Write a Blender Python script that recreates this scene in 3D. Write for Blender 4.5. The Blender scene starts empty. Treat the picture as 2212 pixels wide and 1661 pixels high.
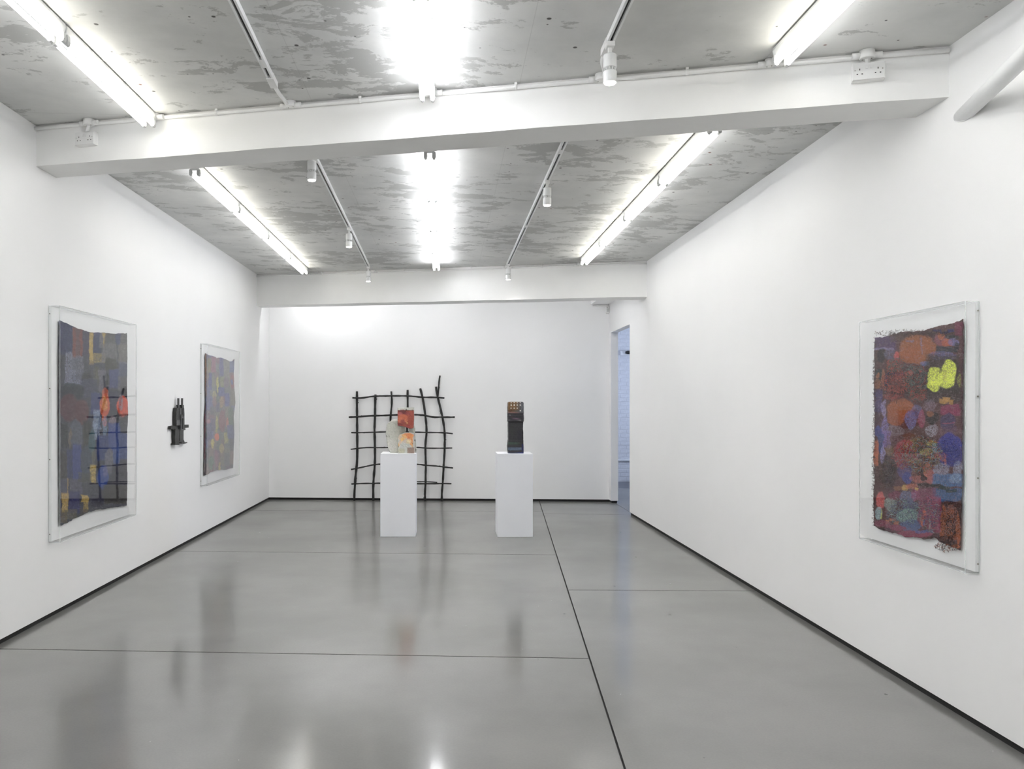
import bpy, math, random
import numpy as np
from mathutils import Vector

random.seed(7)
RNG = np.random.default_rng(11)
scene = bpy.context.scene
col = scene.collection

# ------------------------------------------------------------------ camera, world, exposure
F, CX, CY, EYE = 1800.0, 967.0, 870.0, 1.5      # focal length and principal point in photo pixels, eye height in m
cam_d = bpy.data.cameras.new('camera')
cam_d.sensor_width = 36.0
cam_d.lens = F / 2212.0 * 36.0
cam_d.shift_x = (1106.0 - CX) / 2212.0
cam_d.shift_y = (CY - 830.5) / 2212.0
cam_d.clip_start = 0.05
cam = bpy.data.objects.new('camera', cam_d)
cam.location = (0, 0, EYE)
cam.rotation_euler = (math.radians(90), 0, 0)
col.objects.link(cam)
scene.camera = cam

world = bpy.data.worlds.new('world')
scene.world = world
world.use_nodes = True
bg = world.node_tree.nodes['Background']
bg.inputs[0].default_value = (0.36, 0.5, 0.9, 1)
bg.inputs[1].default_value = 1.0

day = bpy.data.lights.new('window_daylight', 'AREA')
day.shape = 'RECTANGLE'; day.size = 1.5; day.size_y = 1.6
day.energy = 42; day.color = (0.70, 0.79, 1.0)
day_o = bpy.data.objects.new('window_daylight', day)
day_o.location = (5.55, 13.6, 1.9)
day_o.rotation_euler = (0, math.radians(90), 0)
col.objects.link(day_o)

scene.view_settings.view_transform = 'Standard'
scene.view_settings.look = 'None'
scene.view_settings.exposure = 0.80
scene.view_settings.gamma = 1.0
scene.view_settings.use_curve_mapping = False
scene.cycles.use_denoising = True
scene.cycles.max_bounces = 10
scene.cycles.diffuse_bounces = 8
scene.cycles.adaptive_threshold = 0.18
scene.cycles.adaptive_min_samples = 16
scene.cycles.transparent_max_bounces = 16
scene.cycles.caustics_reflective = False
scene.cycles.caustics_refractive = False
TUBE = 17.0

# ------------------------------------------------------------------ room measures
XL, XR = -2.77, 2.444            # side walls
YN = -4.0                        # wall behind the camera
YB_L, YB_R = 12.92, 12.62        # wall with the lattice
GAP = 0.034                      # shadow gap under the walls
def zc(x): return EYE + 1.796 - 0.02416 * x
def yb(x): return YB_L + (YB_R - YB_L) * (x - XL) / (XR - XL)
BN = ((XL, 5.61), (XR, 4.06))    # front face of the socketed beam
BF = ((XL, 12.10), (XR, 10.21))  # front face of the beam by the lattice wall
def ybeam(b, x): return b[0][1] + (b[1][1] - b[0][1]) * (x - XL) / (XR - XL)

def ray(px, py): return Vector(((px - CX) / F, 1.0, -(py - CY) / F))
def at_depth(px, py, Y): 
    r = ray(px, py); return Vector((r.x * Y, Y, EYE + r.z * Y))
def on_x(px, py, X):
    r = ray(px, py); t = X / r.x; return Vector((X, t, EYE + r.z * t))
def on_floor(px, py):
    t = -EYE / ray(px, py).z; r = ray(px, py); return Vector((r.x * t, t, 0))
def on_beam(b, px, py, off=0.0):
    r = ray(px, py); (x0, y0), (x1, y1) = b
    n = Vector((y1 - y0, -(x1 - x0), 0)).normalized()
    p0 = Vector((x0, y0, 0)) + n * off
    t = (p0.x * n.x + p0.y * n.y) / (r.x * n.x + r.y * n.y)
    return Vector((r.x * t, t, EYE + r.z * t))
NB = Vector((BN[1][1] - BN[0][1], -(BN[1][0] - BN[0][0]), 0)).normalized()    # out of the beam face, to the camera
NBF = Vector((BF[1][1] - BF[0][1], -(BF[1][0] - BF[0][0]), 0)).normalized()

# ------------------------------------------------------------------ materials
def lin(c):
    out = []
    for v in c[:3]:
        v = v / 255.0
        out.append(v / 12.92 if v <= 0.04045 else ((v + 0.055) / 1.055) ** 2.4)
    return tuple(out)
def mat(name, rgb, rough=0.5, metal=0.0, noise=0.0, nscale=8.0, bump=0.0, bscale=60.0, spec=0.5, attr=None, gain=1.0):
    m = bpy.data.materials.new(name); m.use_nodes = True
    nt = m.node_tree; p = nt.nodes['Principled BSDF']
    base = lin(rgb) if max(rgb) > 1.0 else rgb
    p.inputs['Base Color'].default_value = (*base, 1)
    p.inputs['Roughness'].default_value = rough
    p.inputs['Metallic'].default_value = metal
    p.inputs['Specular IOR Level'].default_value = spec
    tc = nt.nodes.new('ShaderNodeTexCoord')
    src = None
    if attr:
        a = nt.nodes.new('ShaderNodeAttribute'); a.attribute_name = attr; src = a.outputs['Color']
    if noise > 0 or attr:
        n = nt.nodes.new('ShaderNodeTexNoise'); n.inputs['Scale'].default_value = nscale
        n.inputs['Detail'].default_value = 6; nt.links.new(tc.outputs['Object'], n.inputs['Vector'])
        mr = nt.nodes.new('ShaderNodeMapRange'); mr.inputs['From Min'].default_value = 0.3; mr.inputs['From Max'].default_value = 0.7
        mr.inputs['To Min'].default_value = gain * (1 - noise); mr.inputs['To Max'].default_value = gain * (1 + noise)
        nt.links.new(n.outputs['Fac'], mr.inputs['Value'])
        mx = nt.nodes.new('ShaderNodeVectorMath'); mx.operation = 'SCALE'
        if src is None:
            mx.inputs[0].default_value = base
        else:
            nt.links.new(src, mx.inputs[0])
        nt.links.new(mr.outputs['Result'], mx.inputs['Scale'])
        nt.links.new(mx.outputs['Vector'], p.inputs['Base Color'])
    if bump > 0:
        n2 = nt.nodes.new('ShaderNodeTexNoise'); n2.inputs['Scale'].default_value = bscale; n2.inputs['Detail'].default_value = 4
        nt.links.new(tc.outputs['Object'], n2.inputs['Vector'])
        b = nt.nodes.new('ShaderNodeBump'); b.inputs['Strength'].default_value = bump; b.inputs['Distance'].default_value = 0.01
        nt.links.new(n2.outputs['Fac'], b.inputs['Height']); nt.links.new(b.outputs['Normal'], p.inputs['Normal'])
    return m
def emit(name, rgb, strength):
    m = bpy.data.materials.new(name); m.use_nodes = True
    nt = m.node_tree; nt.nodes.remove(nt.nodes['Principled BSDF'])
    e = nt.nodes.new('ShaderNodeEmission'); e.inputs[0].default_value = (*rgb, 1); e.inputs[1].default_value = strength
    nt.links.new(e.outputs[0], nt.nodes['Material Output'].inputs[0])
    return m

M = {}
M['wall'] = mat('white_wall_paint', (0.90, 0.90, 0.90), 0.65, noise=0.012, nscale=1.3, bump=0.03, bscale=90, spec=0.3)
M['beam'] = mat('white_beam_paint', (0.88, 0.88, 0.87), 0.6, noise=0.02, nscale=3, bump=0.12, bscale=9, spec=0.3)
M['gap'] = mat('black_gap', (0.012, 0.012, 0.012), 0.8)
M['plinth'] = mat('plinth_paint', (0.86, 0.875, 0.92), 0.5, noise=0.012, nscale=4, spec=0.35)
M['white'] = mat('white_enamel', (0.80, 0.81, 0.81), 0.35, noise=0.01, nscale=10)
M['plastic'] = mat('white_plastic', (0.82, 0.82, 0.81), 0.35, noise=0.01, nscale=20)
M['holder'] = mat('lampholder_plastic', (0.62, 0.63, 0.63), 0.4, noise=0.02, nscale=20)
M['dark'] = mat('dark_slot', (0.03, 0.03, 0.028), 0.5, noise=0.2, nscale=30)
M['steel'] = mat('steel_screw', (0.28, 0.27, 0.24), 0.35, metal=0.9, noise=0.05, nscale=50)
M['backing'] = mat('white_backing_board', (0.90, 0.905, 0.91), 0.6, noise=0.01, nscale=5)
M['branch'] = mat('charred_black_branch', (0.017, 0.016, 0.015), 0.6, noise=0.3, nscale=25, bump=0.6, bscale=70)
M['gun'] = mat('dark_gunmetal', (0.022, 0.022, 0.02), 0.4, noise=0.3, nscale=40, bump=0.2, bscale=80)
M['gun_edge'] = mat('grey_gunmetal', (0.10, 0.10, 0.105), 0.4, noise=0.25, nscale=40)
M['tube_cool'] = emit('cool_fluorescent_tube', (0.96, 0.967, 1.0), TUBE * 1.22)
M['tube_dim'] = emit('dimmed_fluorescent_tube', (0.95, 0.965, 1.0), TUBE * 0.42)  # outer tubes of the side rows, turned down to even out wall brightness
M['tube_warm'] = emit('warm_fluorescent_tube', (1.0, 0.965, 0.86), TUBE * 0.62)
M['tube_mid'] = emit('plain_fluorescent_tube', (0.98, 0.98, 1.0), TUBE * 0.8)
M['lens'] = emit('lit_spot_lens', (1.0, 0.93, 0.82), 9.0)
M['mortar'] = mat('painted_mortar', (0.69, 0.70, 0.72), 0.7, noise=0.05, nscale=20)
M['brick'] = mat('white_painted_brick', (0.70, 0.71, 0.73), 0.6, noise=0.06, nscale=14, bump=0.3, bscale=40)
M['corr_floor'] = mat('corridor_floor', (0.10, 0.105, 0.12), 0.3, noise=0.15, nscale=6)
M['daylit'] = None

def acrylic():
    m = bpy.data.materials.new('clear_acrylic'); m.use_nodes = True
    nt = m.node_tree; nt.nodes.remove(nt.nodes['Principled BSDF'])
    t = nt.nodes.new('ShaderNodeBsdfTransparent'); t.inputs[0].default_value = (0.997, 0.999, 0.999, 1)
    g = nt.nodes.new('ShaderNodeBsdfGlossy'); g.inputs['Roughness'].default_value = 0.015
    lw = nt.nodes.new('ShaderNodeLayerWeight')
    p5 = nt.nodes.new('ShaderNodeMath'); p5.operation = 'POWER'; p5.inputs[1].default_value = 5.0
    fr = nt.nodes.new('ShaderNodeMath'); fr.operation = 'MULTIPLY_ADD'; fr.inputs[1].default_value = 0.9; fr.inputs[2].default_value = 0.02
    nt.links.new(lw.outputs['Facing'], p5.inputs[0]); nt.links.new(p5.outputs[0], fr.inputs[0])
    mx = nt.nodes.new('ShaderNodeMixShader')
    nt.links.new(fr.outputs[0], mx.inputs[0]); nt.links.new(t.outputs[0], mx.inputs[1]); nt.links.new(g.outputs[0], mx.inputs[2])
    nt.links.new(mx.outputs[0], nt.nodes['Material Output'].inputs[0])
    return m
M['acrylic'] = acrylic()
def acrylic_edge():
    m = bpy.data.materials.new('polished_acrylic_edge'); m.use_nodes = True
    nt = m.node_tree; nt.nodes.remove(nt.nodes['Principled BSDF'])
    t = nt.nodes.new('ShaderNodeBsdfTransparent'); t.inputs[0].default_value = (0.95, 0.97, 0.97, 1)
    d = nt.nodes.new('ShaderNodeBsdfDiffuse'); d.inputs[0].default_value = (0.88, 0.9, 0.91, 1)
    mx = nt.nodes.new('ShaderNodeMixShader'); mx.inputs[0].default_value = 0.35
    nt.links.new(t.outputs[0], mx.inputs[1]); nt.links.new(d.outputs[0], mx.inputs[2])
    nt.links.new(mx.outputs[0], nt.nodes['Material Output'].inputs[0])
    return m
M['acrylic_edge'] = acrylic_edge()

def N(nt, t, **kw):
    n = nt.nodes.new(t)
    for k, v in kw.items():
        if k in n.inputs: n.inputs[k].default_value = v
        else: setattr(n, k, v)
    return n
def math_node(nt, op, a, b=None, c=None, clamp=False):
    n = nt.nodes.new('ShaderNodeMath'); n.operation = op; n.use_clamp = clamp
    for i, v in enumerate((a, b, c)):
        if v is None: continue
        if isinstance(v, (int, float)): n.inputs[i].default_value = v
        else: nt.links.new(v, n.inputs[i])
    return n.outputs[0]
def ramp(nt, src, lo, hi, a=0.0, b=1.0):
    n = nt.nodes.new('ShaderNodeMapRange'); n.interpolation_type = 'SMOOTHSTEP'
    n.inputs['From Min'].default_value = lo; n.inputs['From Max'].default_value = hi
    n.inputs['To Min'].default_value = a; n.inputs['To Max'].default_value = b
    nt.links.new(src, n.inputs['Value']); return n.outputs['Result']
def mixc(nt, fac, a, b):
    n = nt.nodes.new('ShaderNodeMix'); n.data_type = 'RGBA'
    for s, v in ((n.inputs['Factor'], fac), (n.inputs['A'], a), (n.inputs['B'], b)):
        if isinstance(v, tuple): s.default_value = (*v, 1)
        elif isinstance(v, (int, float)): s.default_value = v
        else: nt.links.new(v, s)
    for i, s in enumerate(n.inputs):
        pass
    return n.outputs['Result']
def mix_rgba(nt, fac, a, b):
    n = nt.nodes.new('ShaderNodeMixRGB')
    for s, v in ((n.inputs[0], fac), (n.inputs[1], a), (n.inputs[2], b)):
        if isinstance(v, tuple): s.default_value = (*v, 1)
        elif isinstance(v, (int, float)): s.default_value = v
        else: nt.links.new(v, s)
    return n.outputs[0]
def mapped(nt, scale):
    tc = nt.nodes.new('ShaderNodeTexCoord'); mp = nt.nodes.new('ShaderNodeMapping')
    mp.inputs['Scale'].default_value = scale
    nt.links.new(tc.outputs['Object'], mp.inputs['Vector']); return mp.outputs['Vector'], tc.outputs['Object']

def ceiling_material():
    m = bpy.data.materials.new('raw_concrete_ceiling'); m.use_nodes = True
    nt = m.node_tree; p = nt.nodes['Principled BSDF']
    v, raw = mapped(nt, (1.0, 1.0, 1.0))
    big = N(nt, 'ShaderNodeTexNoise', Scale=0.9, Detail=3.0); nt.links.new(v, big.inputs['Vector'])
    fl = N(nt, 'ShaderNodeTexNoise', Scale=4.6, Detail=12.0, Roughness=0.74, Distortion=0.35)
    mp2 = nt.nodes.new('ShaderNodeMapping'); mp2.inputs['Scale'].default_value = (0.75, 1.25, 1)
    nt.links.new(raw, mp2.inputs['Vector']); nt.links.new(mp2.outputs[0], fl.inputs['Vector'])
    s = math_node(nt, 'MULTIPLY_ADD', big.outputs['Fac'], 0.55, fl.outputs['Fac'])
    flake = ramp(nt, s, 0.828, 0.842)
    edge_lo = ramp(nt, s, 0.810, 0.830); edge_hi = ramp(nt, s, 0.834, 0.846)
    edge = math_node(nt, 'SUBTRACT', edge_lo, edge_hi, clamp=True)
    soft = N(nt, 'ShaderNodeTexNoise', Scale=1.7, Detail=6.0, Roughness=0.6); nt.links.new(raw, soft.inputs['Vector'])
    sm = ramp(nt, soft.outputs['Fac'], 0.3, 0.7)
    base = mix_rgba(nt, sm, (0.56, 0.565, 0.555), (0.69, 0.69, 0.675))
    c1 = mix_rgba(nt, math_node(nt, 'MULTIPLY', flake, 0.72), base, (0.36, 0.365, 0.355))
    c2 = mix_rgba(nt, math_node(nt, 'MULTIPLY', edge, 0.30), c1, (0.17, 0.17, 0.16))
    # blow holes and old fixings
    def dots(scale, lo, hi, keep, colr, src):
        vo = N(nt, 'ShaderNodeTexVoronoi', Scale=scale); nt.links.new(raw, vo.inputs['Vector'])
        d = ramp(nt, vo.outputs['Distance'], lo, hi, 1.0, 0.0)
        sep = nt.nodes.new('ShaderNodeSeparateColor'); nt.links.new(vo.outputs['Color'], sep.inputs[0])
        k = math_node(nt, 'LESS_THAN', sep.outputs[0], keep)
        return mix_rgba(nt, math_node(nt, 'MULTIPLY', d, k), src, colr)
    c3 = dots(5.0, 0.04, 0.07, 0.55, (0.06, 0.055, 0.05), c2)
    c4 = dots(13.0, 0.05, 0.10, 0.20, (0.11, 0.11, 0.10), c3)
    c5 = dots(3.3, 0.025, 0.05, 0.4, (0.16, 0.05, 0.03), c4)
    # board joints of the formwork
    sp = nt.nodes.new('ShaderNodeSeparateXYZ'); nt.links.new(raw, sp.inputs[0])
    def line(src, period, off):
        f = math_node(nt, 'FRACT', math_node(nt, 'MULTIPLY_ADD', src, 1.0 / period, off))
        return ramp(nt, math_node(nt, 'ABSOLUTE', math_node(nt, 'SUBTRACT', f, 0.5)), 0.0, 0.0022, 0.28, 0.0)
    ln = math_node(nt, 'ADD', line(sp.outputs[0], 1.22, 0.17), line(sp.outputs[1], 2.44, 0.31), clamp=True)
    c6 = mix_rgba(nt, ln, c5, (0.2, 0.2, 0.19))
    nt.links.new(c6, p.inputs['Base Color'])
    p.inputs['Roughness'].default_value = 0.55
    p.inputs['Specular IOR Level'].default_value = 0.45
    b = N(nt, 'ShaderNodeBump', Strength=0.35, Distance=0.004)
    hgt = math_node(nt, 'MULTIPLY_ADD', flake, -0.8, soft.outputs['Fac'])
    nt.links.new(hgt, b.inputs['Height']); nt.links.new(b.outputs[0], p.inputs['Normal'])
    return m
M['ceiling'] = ceiling_material()

def floor_material():
    m = bpy.data.materials.new('polished_concrete_floor'); m.use_nodes = True
    nt = m.node_tree; p = nt.nodes['Principled BSDF']
    v, raw = mapped(nt, (1, 1, 1))
    a = N(nt, 'ShaderNodeTexNoise', Scale=0.8, Detail=5.0, Roughness=0.55); nt.links.new(raw, a.inputs['Vector'])
    fac = ramp(nt, a.outputs['Fac'], 0.3, 0.7)
    base = mix_rgba(nt, fac, (0.182, 0.183, 0.175), (0.222, 0.222, 0.212))
    f = N(nt, 'ShaderNodeTexNoise', Scale=90.0, Detail=4.0); nt.links.new(raw, f.inputs['Vector'])
    base = mix_rgba(nt, ramp(nt, f.outputs['Fac'], 0.35, 0.65, 0.0, 0.10), base, (0.13, 0.13, 0.125))
    def dots(scale, lo, hi, keep, colr, src):
        vo = N(nt, 'ShaderNodeTexVoronoi', Scale=scale); nt.links.new(raw, vo.inputs['Vector'])
        d = ramp(nt, vo.outputs['Distance'], lo, hi, 1.0, 0.0)
        sep = nt.nodes.new('ShaderNodeSeparateColor'); nt.links.new(vo.outputs['Color'], sep.inputs[0])
        k = math_node(nt, 'LESS_THAN', sep.outputs[0], keep)
        return mix_rgba(nt, math_node(nt, 'MULTIPLY', d, k), src, colr)
    base = dots(4.0, 0.028, 0.045, 0.5, (0.05, 0.05, 0.045), base)
    base = dots(9.0, 0.015, 0.03, 0.22, (0.5, 0.5, 0.48), base)
    nt.nodes.remove(p)
    df = nt.nodes.new('ShaderNodeBsdfDiffuse'); nt.links.new(base, df.inputs['Color'])
    gl = nt.nodes.new('ShaderNodeBsdfAnisotropic'); gl.distribution = 'GGX'; gl.inputs['Color'].default_value = (1, 1, 1, 1)
    lw = nt.nodes.new('ShaderNodeLayerWeight')
    fac = math_node(nt, 'MULTIPLY_ADD', math_node(nt, 'POWER', lw.outputs['Facing'], 4.0), 0.80, 0.05)
    fac = math_node(nt, 'MINIMUM', fac, 0.335)
    mxs = nt.nodes.new('ShaderNodeMixShader')
    nt.links.new(fac, mxs.inputs[0]); nt.links.new(df.outputs[0], mxs.inputs[1]); nt.links.new(gl.outputs[0], mxs.inputs[2])
    nt.links.new(mxs.outputs[0], nt.nodes['Material Output'].inputs[0])
    r = N(nt, 'ShaderNodeTexNoise', Scale=1.6, Detail=6.0, Roughness=0.6); nt.links.new(raw, r.inputs['Vector'])
    nt.links.new(ramp(nt, r.outputs['Fac'], 0.3, 0.7, 0.115, 0.175), gl.inputs['Roughness'])
    return m
M['floor'] = floor_material()

# ------------------------------------------------------------------ mesh helpers
class MB:
    def __init__(self): self.v = []; self.f = []; self.mi = []; self.sm = []
    def add(self, vs, fs, mi=0, smooth=False):
        o = len(self.v); self.v += [tuple(p) for p in vs]
        for f in fs: self.f.append(tuple(o + i for i in f)); self.mi.append(mi); self.sm.append(smooth)
        return self
    def hexa(self, b, t, mi=0):           # four bottom and four top corners, counter-clockwise from above
        return self.add(list(b) + list(t), [(3, 2, 1, 0), (4, 5, 6, 7), (0, 1, 5, 4), (1, 2, 6, 5), (2, 3, 7, 6), (3, 0, 4, 7)], mi)
    def box(self, x0, x1, y0, y1, z0, z1, mi=0):
        return self.hexa([(x0, y0, z0), (x1, y0, z0), (x1, y1, z0), (x0, y1, z0)], [(x0, y0, z1), (x1, y0, z1), (x1, y1, z1), (x0, y1, z1)], mi)
    def bevel_box(self, x0, x1, y0, y1, z0, z1, b, mi=0):   # all twelve edges chamfered a little
        xs, ys, zs = (x0, x1), (y0, y1), (z0, z1); vs = []; idx = {}
        for i in (0, 1):
            for j in (0, 1):
                for k in (0, 1):
                    sx, sy, sz = (1 if i == 0 else -1), (1 if j == 0 else -1), (1 if k == 0 else -1)
                    for ax in range(3):
                        q = [xs[i] + sx * b, ys[j] + sy * b, zs[k] + sz * b]
                        q[ax] = (xs[i], ys[j], zs[k])[ax]
                        idx[(i, j, k, ax)] = len(vs); vs.append(q)
        fs = []
        def c(i, j, k, a): return idx[(i, j, k, a)]
        for s in (0, 1):
            fs.append([c(s, 0, 0, 0), c(s, 1, 0, 0), c(s, 1, 1, 0), c(s, 0, 1, 0)][::1 if s else -1])
            fs.append([c(0, s, 0, 1), c(1, s, 0, 1), c(1, s, 1, 1), c(0, s, 1, 1)][::-1 if s else 1])
            fs.append([c(0, 0, s, 2), c(1, 0, s, 2), c(1, 1, s, 2), c(0, 1, s, 2)][::1 if s else -1])
        for s in (0, 1):
            for t in (0, 1):
                fs.append([c(s, t, 0, 0), c(s, t, 1, 0), c(s, t, 1, 1), c(s, t, 0, 1)][::1 if s == t else -1])
                fs.append([c(s, 0, t, 0), c(s, 1, t, 0), c(s, 1, t, 2), c(s, 0, t, 2)][::-1 if s == t else 1])
                fs.append([c(0, s, t, 1), c(1, s, t, 1), c(1, s, t, 2), c(0, s, t, 2)][::1 if s == t else -1])
                for u in (0, 1):
                    tri = [c(s, t, u, 0), c(s, t, u, 1), c(s, t, u, 2)]
                    fs.append(tri[::1 if (s + t + u) % 2 == 1 else -1])
        return self.add(vs, fs, mi)
    def prism(self, poly, d, mi=0):        # 3D polygon, extruded by vector d
        n = len(poly); d = Vector(d); a = [Vector(p) for p in poly]; b = [p + d for p in a]
        fs = [tuple(range(n - 1, -1, -1)), tuple(range(n, 2 * n))] + [(i, (i + 1) % n, n + (i + 1) % n, n + i) for i in range(n)]
        return self.add(a + b, fs, mi)
    def tube(self, pts, r, n=10, mi=0, smooth=True, caps=True, jitter=0.0):
        pts = [Vector(p) for p in pts]; rs = r if isinstance(r, (list, tuple)) else [r] * len(pts)
        vs = []; up = None
        for i, p in enumerate(pts):
            t = (pts[min(i + 1, len(pts) - 1)] - pts[max(i - 1, 0)]).normalized()
            if up is None:
                up = Vector((0, 0, 1)) if abs(t.z) < 0.9 else Vector((1, 0, 0))
            s = t.cross(up).normalized(); up = s.cross(t).normalized()
            for k in range(n):
                a = 2 * math.pi * k / n; rr = rs[i] * (1 + (random.uniform(-jitter, jitter) if jitter else 0))
                vs.append(p + s * math.cos(a) * rr + up * math.sin(a) * rr)
        fs = []
        for i in range(len(pts) - 1):
            for k in range(n):
                k2 = (k + 1) % n
                fs.append((i * n + k, i * n + k2, (i + 1) * n + k2, (i + 1) * n + k))
        o = len(self.v); self.add(vs, fs, mi, smooth)
        if caps:
            m = len(pts) - 1
            self.f.append(tuple(o + k for k in range(n - 1, -1, -1))); self.mi.append(mi); self.sm.append(False)
            self.f.append(tuple(o + m * n + k for k in range(n))); self.mi.append(mi); self.sm.append(False)
        return self
    def build(self, name, mats, parent=None, kind=None):
        me = bpy.data.meshes.new(name)
        off = Vector((0, 0, 0)); q = parent
        while q is not None: off += q.location; q = q.parent
        me.from_pydata([tuple(Vector(p) - off) for p in self.v], [], self.f)
        if not isinstance(mats, (list, tuple)): mats = [mats]
        for m in mats: me.materials.append(m)
        me.polygons.foreach_set('material_index', self.mi); me.polygons.foreach_set('use_smooth', self.sm)
        me.update()
        o = bpy.data.objects.new(name, me); col.objects.link(o); o.parent = parent
        if kind: o['kind'] = kind
        return o
def tag(o, label, cat, group=None):
    o['label'] = label; o['category'] = cat
    if group: o['group'] = group
    return o
def empty(name, loc, label=None, cat=None, group=None):
    o = bpy.data.objects.new(name, None); o.location = loc; o.empty_display_size = 0.1; col.objects.link(o)
    if label: tag(o, label, cat, group)
    return o
def copy_tree(o, parent=None):
    c = o.copy(); col.objects.link(c)
    if parent is not None: c.parent = parent
    for ch in list(o.children): copy_tree(ch, c)
    return c

# ------------------------------------------------------------------ the setting
ZT = 3.62
def struct(o): o['kind'] = 'structure'; return o

# floor: slabs with open saw joints over a dark bed
floor = struct(MB().box(XL - 0.1, XR + 0.1, YN - 0.1, 13.2, -0.12, -0.012).build('floor', M['gap']))
def jx(y): return 0.726 + (y - 3.41) * 0.0721
M['joint'] = mat('dirty_joint', (0.05, 0.05, 0.047), 0.9, noise=.4, nscale=30)
def slab(poly, g=0.005):
    c = sum((Vector(p) for p in poly), Vector((0, 0))) / len(poly)
    n = len(poly); out = []
    for i in range(n):
        p0, p1, p2 = Vector(poly[i - 1]), Vector(poly[i]), Vector(poly[(i + 1) % n])
        d1 = (p1 - p0).normalized(); d2 = (p2 - p1).normalized()
        n1 = Vector((-d1.y, d1.x)); n2 = Vector((-d2.y, d2.x))
        out.append(p1 + (n1 + n2) / (1 + n1.dot(n2)) * g)
    b = MB().prism([(p.x, p.y, -0.0115) for p in out], (0, 0, 0.0115)); b.mi = [0, 0] + [1] * n
    b.build('floor_slab', [M['floor'], M['joint']], floor)
lj = [(YN - 0.05, YN - 0.05), (1.75, 1.60), (5.085, 4.89), (8.43, 8.22), (11.62, 11.50), (13.1, 13.1)]
for (a0, a1), (b0, b1) in zip(lj[:-1], lj[1:]):
    slab([(XL - 0.05, a0), (jx(a1), a1), (jx(b1), b1), (XL - 0.05, b0)])
rj = [(YN - 0.05, YN - 0.05), (2.15, 2.12), (6.68, 6.64), (11.28, 11.15), (13.1, 13.1)]
for (a0, a1), (b0, b1) in zip(rj[:-1], rj[1:]):
    slab([(jx(a0), a0), (XR + 0.06, a1), (XR + 0.06, b1), (jx(b0), b0)])

# walls with a dark recessed strip at the floor
struct(MB().box(XL - 0.12, XL, YN - 0.1, 13.2, GAP, ZT).build('wall_left', M['wall']))
struct(MB().box(XL - 0.10, XL - 0.014, YN - 0.1, 13.2, -0.01, GAP).build('baseboard_left', M['gap']))
D0, D1, DZ, WT = 11.19, 12.46, 2.553, 0.106     # doorway in the right wall
wr = MB().box(XR, XR + WT, YN - 0.1, D0, GAP, ZT).box(XR, XR + WT, D1, 13.2, GAP, ZT).box(XR, XR + WT, D0, D1, DZ, ZT)
struct(wr.build('wall_right', M['wall']))
struct(MB().box(XR + 0.014, XR + WT - 0.014, YN - 0.1, D0 - 0.014, -0.01, GAP).box(XR + 0.014, XR + WT - 0.014, D1 + 0.014, 13.2, -0.01, GAP).build('baseboard_right', M['gap']))
struct(MB().hexa([(XL - .1, YB_L, GAP), (XR + .05, YB_R, GAP), (XR + .05, YB_R + .12, GAP), (XL - .1, YB_L + .12, GAP)],
                 [(XL - .1, YB_L, ZT), (XR + .05, YB_R, ZT), (XR + .05, YB_R + .12, ZT), (XL - .1, YB_L + .12, ZT)]).build('wall_back', M['wall']))
struct(MB().hexa([(XL - .1, YB_L + .014, -.01), (XR + .05, YB_R + .014, -.01), (XR + .05, YB_R + .1, -.01), (XL - .1, YB_L + .1, -.01)],
                 [(XL - .1, YB_L + .014, GAP), (XR + .05, YB_R + .014, GAP), (XR + .05, YB_R + .1, GAP), (XL - .1, YB_L + .1, GAP)]).build('baseboard_back', M['gap']))
struct(MB().box(XL - 0.1, XR + 0.1, YN - 0.12, YN, 0, ZT).build('wall_front', M['wall']))
xa, xb = XL - 0.1, XR + 0.05
struct(MB().hexa([(xa, YN - .1, zc(xa)), (xb, YN - .1, zc(xb)), (xb, 13.1, zc(xb)), (xa, 13.1, zc(xa))],
                 [(xa, YN - .1, ZT + .1), (xb, YN - .1, ZT + .1), (xb, 13.1, ZT + .1), (xa, 13.1, ZT + .1)]).build('ceiling', M['ceiling']))
# the two downstand beams, set askew to the walls; soffit and faces slightly uneven
def beam(b, zl, zr, th, name):
    n = 40; vs = []; fs = []
    for i in range(n + 1):
        t = i / n; x = XL - 0.01 + (XR - XL + 0.02) * t; y = ybeam(b, x); z = EYE + zl + (zr - zl) * t
        w = 0.0016 * math.sin(t * 23) + 0.0010 * math.sin(t * 61 + 1); w2 = 0.0012 * math.sin(t * 31 + 2)
        vs += [(x, y + w2, z + w), (x, y + th, z + w), (x, y + th, zc(x) + .02), (x, y + w2, zc(x) + .02)]
    for i in range(n):
        o = i * 4
        for k in range(4):
            k2 = (k + 1) % 4; fs.append((o + k2, o + k, o + 4 + k, o + 4 + k2))
    fs += [(0, 1, 2, 3), (4 * n + 3, 4 * n + 2, 4 * n + 1, 4 * n)]
    return struct(MB().add(vs, fs).build(name, M['beam']))
beam(BN, 1.592, 1.492, 0.29, 'trim_1')
beam(BF, 1.412, 1.300, 0.30, 'trim_2')
# low bulkhead over the corner by the doorway
bx0 = 2.17
struct(MB().hexa([(bx0, 10.6, 2.99), (XR, 10.52, 2.99), (XR, YB_R, 2.99), (bx0, yb(bx0), 2.99)],
                 [(bx0, 10.6, 3.25), (XR, 10.52, 3.25), (XR, YB_R, 3.25), (bx0, yb(bx0), 3.25)]).build('trim_3', M['wall']))

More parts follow.
